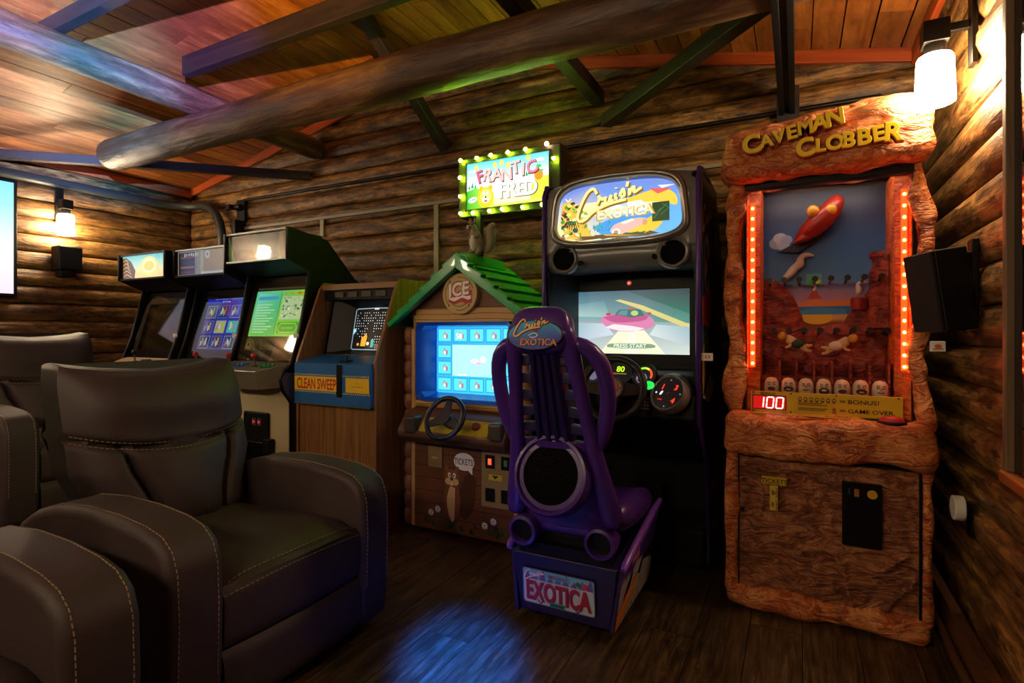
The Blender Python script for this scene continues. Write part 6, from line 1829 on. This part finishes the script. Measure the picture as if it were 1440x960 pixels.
    cr = obj('diving_creature', MB().tube([(mx_(.26), ybk - .06, mz(.735)), (mx_(.36), ybk - .08, mz(.775)), (mx_(.48), ybk - .095, mz(.83)), (mx_(.58), ybk - .10, mz(.885)), (mx_(.64), ybk - .09, mz(.95))], [.006, .04, .052, .044, .026], 16), M_cre, r, sub=1)
    obj('creature_shadow_wing', MB().prism([(mx_(.12), mz(.70)), (mx_(.30), mz(.69)), (mx_(.52), mz(.77)), (mx_(.66), mz(.88)), (mx_(.48), mz(.83)), (mx_(.3), mz(.75))], 'y', ybk - .03, ybk - .01), plain('shadow_wing_navy', '#1a1c38', .5), cr, bevel=.004)  # dark blue slab behind the body puts its shadow in as a wing
    for u, v in ((.42, .875), (.56, .875)): obj('creature_eye', MB().ball((mx_(u), ybk - .125, mz(v)), (.026, .02, .028), 14, 10), plain('eye_yellow', '#c08a28', .3), cr, smooth=True)
    obj('creature_jaw', MB().prism([(mx_(.24), mz(.725)), (mx_(.40), mz(.745)), (mx_(.50), mz(.80)), (mx_(.36), mz(.79))], 'y', ybk - .11, ybk - .05), M_cre, cr, bevel=.01)
    lamp = obj('added_display_lamp', MB().cyl((bx0 + .03, yf + .045, 1.851), (bx1 - .03, yf + .045, 1.851), .005, n=12), glow('added_tube_glow', '#fff0dc', 30.0), r, ang=40)  # added tube, hidden behind the upper rail, brightens the backdrop
    # two rows of pegs
    M_peg = plain('peg_black', '#15110f', .4)
    for row, (v, n_, o_) in enumerate(((.545, 8, .06), (.30, 8, .10))):
        for k in range(n_):
            x, z = mx_(o_ + .125 * k), mz(v)
            pg = obj('peg', MB().cyl((x, ybk - .01, z - .012), (x, yf + .10, z), .0062, n=10), M_peg, r, ang=40)
            obj('peg_cap', MB().lathe([(.013, .0), (.013, .008), (.006, .012), (0, .011)], (x, yf + .092, z), 'y', 12), M_peg, pg, ang=40)
    # two small running cavemen in relief
    M_skin = plain('figure_skin', '#c8a878', .5); M_hair = plain('figure_hair', '#d0a428', .5)
    def runner(u, v, flip, cloth):
        x, z = mx_(u), mz(v); y = ybk - .105
        V_ = [(0, 0, 0), (.022, 0, .008), (.046, 0, .016), (.062, -.004, .02), (-.03, 0, -.012), (-.05, 0, -.006), (-.02, -.01, -.03), (-.046, -.01, -.036), (.05, 0, .036), (.072, 0, .028), (.04, -.012, -.012), (.064, -.014, -.02)]
        E_ = [(0, 1), (1, 2), (2, 3), (0, 4), (4, 5), (0, 6), (6, 7), (2, 8), (8, 9), (2, 10), (10, 11)]
        R_ = [.017, .017, .016, .010, .009, .006, .009, .007, .007, .005, .007, .005]
        me = bpy.data.meshes.new('runner'); me.from_pydata([(x + p[0] * flip, y + p[1], z + p[2]) for p in V_], E_, [])
        o = obj('runner_figure', me, M_skin, r)
        o.modifiers.new('skin', 'SKIN'); s_ = o.modifiers.new('sub', 'SUBSURF'); s_.levels = 1; s_.render_levels = 1
        for sv, q in zip(me.skin_vertices[0].data, R_): sv.radius = (q, q)
        me.skin_vertices[0].data[0].use_root = True
        obj('runner_head', MB().ball((x + .075 * flip, y - .006, z + .034), (.019, .017, .019), 12, 8), M_hair, o, smooth=True)
        obj('runner_cloth', MB().ball((x + .012 * flip, y - .004, z), (.03, .022, .022), 12, 8), cloth, o, smooth=True)
    runner(.32, .235, -1, plain('cloth_green', '#1f4a34', .5)); runner(.58, .225, 1, plain('cloth_white', '#d0c8b8', .5))
    # row of seven popping heads behind the yellow panel
    sh = obj('head_shelf', MB().box(bx0, bx1, yf + .03, ybk, .86, .93).box(bx0, bx1, yf + .09, ybk, .93, 1.0), M_red, r)
    for k in range(7):
        x = bx0 + W * (.085 + .138 * k)
        hdm = obj('caveman_head', MB().lathe([(.001, -.045), (.022, -.045), (.029, -.03), (.030, .0), (.027, .022), (.018, .036), (0, .041)], (x, yf + .055, .958), 'z', 16), plain('head_bone', '#c9bda4', .4), sh, ang=50)
        a = Art(); q = k % 4
        a.ell(-.010, .006, .006, .005, '#201814', 8); a.ell(.010, .006, .006, .005, '#201814', 8)
        a.ell(-.010, .007, .003, .003, '#f0e8d8', 8); a.ell(.010, .007, .003, .003, '#f0e8d8', 8)
        if q == 0: a.ell(0, -.014, .016, .009, '#5a2018', 12)
        elif q == 1: a.ell(0, -.012, .02, .012, '#4a1c14', 12); a.ell(0, -.014, .01, .004, '#d8a090', 8)
        elif q == 2: a.line([(-.012, -.012), (0, -.015), (.012, -.012)], .004, '#40241c'); a.line([(0, .004), (0, -.006)], .004, '#8a7058')
        else: a.ell(0, -.016, .02, .016, '#38201a', 12); a.ell(0, -.012, .011, .005, '#e0d0b8', 8)
        a.line([(-.016, .015), (-.005, .013)], .003, '#2a1c14'); a.line([(.016, .015), (.005, .013)], .003, '#2a1c14')
        a.build('face_paint', hdm, (x, yf + .0238, .963), (1, 0, 0), (0, 0, 1), flat_print())
        obj('divider', MB().box(x + .028, x + .036, yf + .06, yf + .2, .93, 1.07), M_red, sh)
    # yellow instruction panel with numeric display, black rails, glass
    yp = obj('score_panel', MB().box(x0 + .018, x1 - .03, yf - .004, yf + .002, .846, .938), plain('panel_yellow', '#d8b020', .4), r, bevel=.002)
    a = Art(); pw, ph_ = (x1 - .03) - (x0 + .018), .092
    a.rect(.006, .012, .142, .076, '#2a0404'); a.rect(.010, .016, .138, .072, '#b01010')
    a.build('display_window', yp, (x0 + .018, yf - .0045, .846), (1, 0, 0), (0, 0, 1), lit_print(1.0))
    a = Art()
    for ch, xx in (('1', .042), ('0', .078), ('0', .116)):
        h = .047; zc = .044
        seg = {'1': [((.2, .5), (.2, 0)), ((.2, 0), (.2, -.5))], '0': [((-.28, .5), (.28, .5)), ((.28, .5), (.28, 0)), ((.28, 0), (.28, -.5)), ((.28, -.5), (-.28, -.5)), ((-.28, -.5), (-.28, 0)), ((-.28, 0), (-.28, .5))]}[ch]
        for p, q in seg:
            P_, Q_ = Vector((xx + p[0] * h + p[1] * .004, zc + p[1] * h)), Vector((xx + q[0] * h + q[1] * .004, zc + q[1] * h))
            m_ = (P_ + Q_) / 2
            a.line([tuple(m_ + (P_ - m_) * .88), tuple(m_ + (Q_ - m_) * .88)], .0052, '#ffb4a0')
    a.build('score_digits', yp, (x0 + .018, yf - .0055, .846), (1, 0, 0), (0, 0, 1), lit_print(2.6))
    a = Art(); a.text('BONUS!', .07, .083, .011, '#1c1408', .02, 0, 1.1)
    for k in range(7):
        xx = .195 + .021 * k
        a.ell(xx, .066, .0075, .009, '#6a4a18', 10); a.ell(xx, .066, .004, .004, '#e8c860', 8); a.rect(xx - .006, .054, xx + .006, .058, '#5a3c10')
    for z in (.048, .041, .026, .019): a.rect(.187, z, .187 + .09 + .02 * ((z * 1000) % 3) / 2, z + .0035, '#5a4410')
    a.ell(.322, .027, .008, .009, '#b06030', 10); a.rect(.314, .013, .33, .017, '#5a3c10')
    a.text('=', .352, .064, .018, '#3a2c08', .02, 0, 1.6); a.text('=', .352, .026, .018, '#3a2c08', .02, 0, 1.6)
    a.text('BONUS!', .372, .064, .017, '#1c1408', .015, 0, 1.3, align='l'); a.text('GAME OVER.', .372, .026, .017, '#1c1408', .015, 0, 1.2, align='l')
    a.build('panel_print', yp, (x0 + .018, yf - .0046, .846), (1, 0, 0), (0, 0, 1), flat_print())
    for x in (.01, .16, .33, .545):
        for z in (.006, .086): obj('panel_screw', MB().cyl((x0 + .018 + x, yf - .007, .846 + z), (x0 + .018 + x, yf - .003, .846 + z), .0035, n=8), M_black, yp)
    obj('lower_rail', MB().box(x0 - .002, x1 + .002, yf - .02, yf + .012, .822, .846), M_black, r, bevel=.003)
    obj('upper_rail', MB().box(x0 - .004, x1 + .004, yf - .02, yf + .03, 1.835, 1.868), M_black, r, bevel=.003)
    for x in (x0 - .002, x1 - .003): obj('side_rail', MB().box(x, x + .005, yf - .012, yf + .01, .846, 1.835), plain('dark_rail', '#2a1410', .4), r)
    obj('window_pane', MB().box(x0, x1, yf - .010, yf - .007, .94, 1.835), pane_glass('front_pane', (.95, .95, .95), .06), r)
    # ledge buttons and sticker
    bt = obj('play_button', MB().lathe([(.050, 0), (.050, .010), (.042, .014)], (.238, -.002, .838), 'z', 28, Matrix.Diagonal((1, .6, 1))), M_black, r, ang=40)
    obj('play_button_dome', MB().lathe([(.043, .0), (.040, .010), (.028, .018), (0, .021)], (.238, -.002, .850), 'z', 28, Matrix.Diagonal((1, .6, 1))), glow('dome_red', '#8a0a0a', .35), bt, ang=60)
    obj('ledge_button', MB().lathe([(.026, 0), (.026, .012), (.02, .016), (0, .017)], (-.235, .0, .84), 'z', 20, Matrix.Diagonal((1, .6, 1))), plain('button_gold', '#c08a20', .35), r, ang=40)
    a = Art(); a.rect(-.13, -.016, .13, .016, '#c08820'); a.scrib(.06, 0, .10, .013, '#7a4a18', 7); a.scrib(-.06, 0, .05, .010, '#a06a20', 4)
    a.build('ledge_sticker', r, (.0, -.005, .8545), (1, 0, 0), (0, 1, .18), flat_print())
    cr_ = obj('card_reader', MB().box(.368, .416, .045, .065, 1.125, 1.165), M_white, r, bevel=.002)
    a = Art(); a.ell(0, 0, .012, .008, '#c85a28', 14); a.rect(-.016, -.013, .016, -.009, '#b84820')
    a.build('card_logo', cr_, (.392, .0442, 1.146), (1, 0, 0), (0, 0, 1), flat_print())
    return r
caveman()
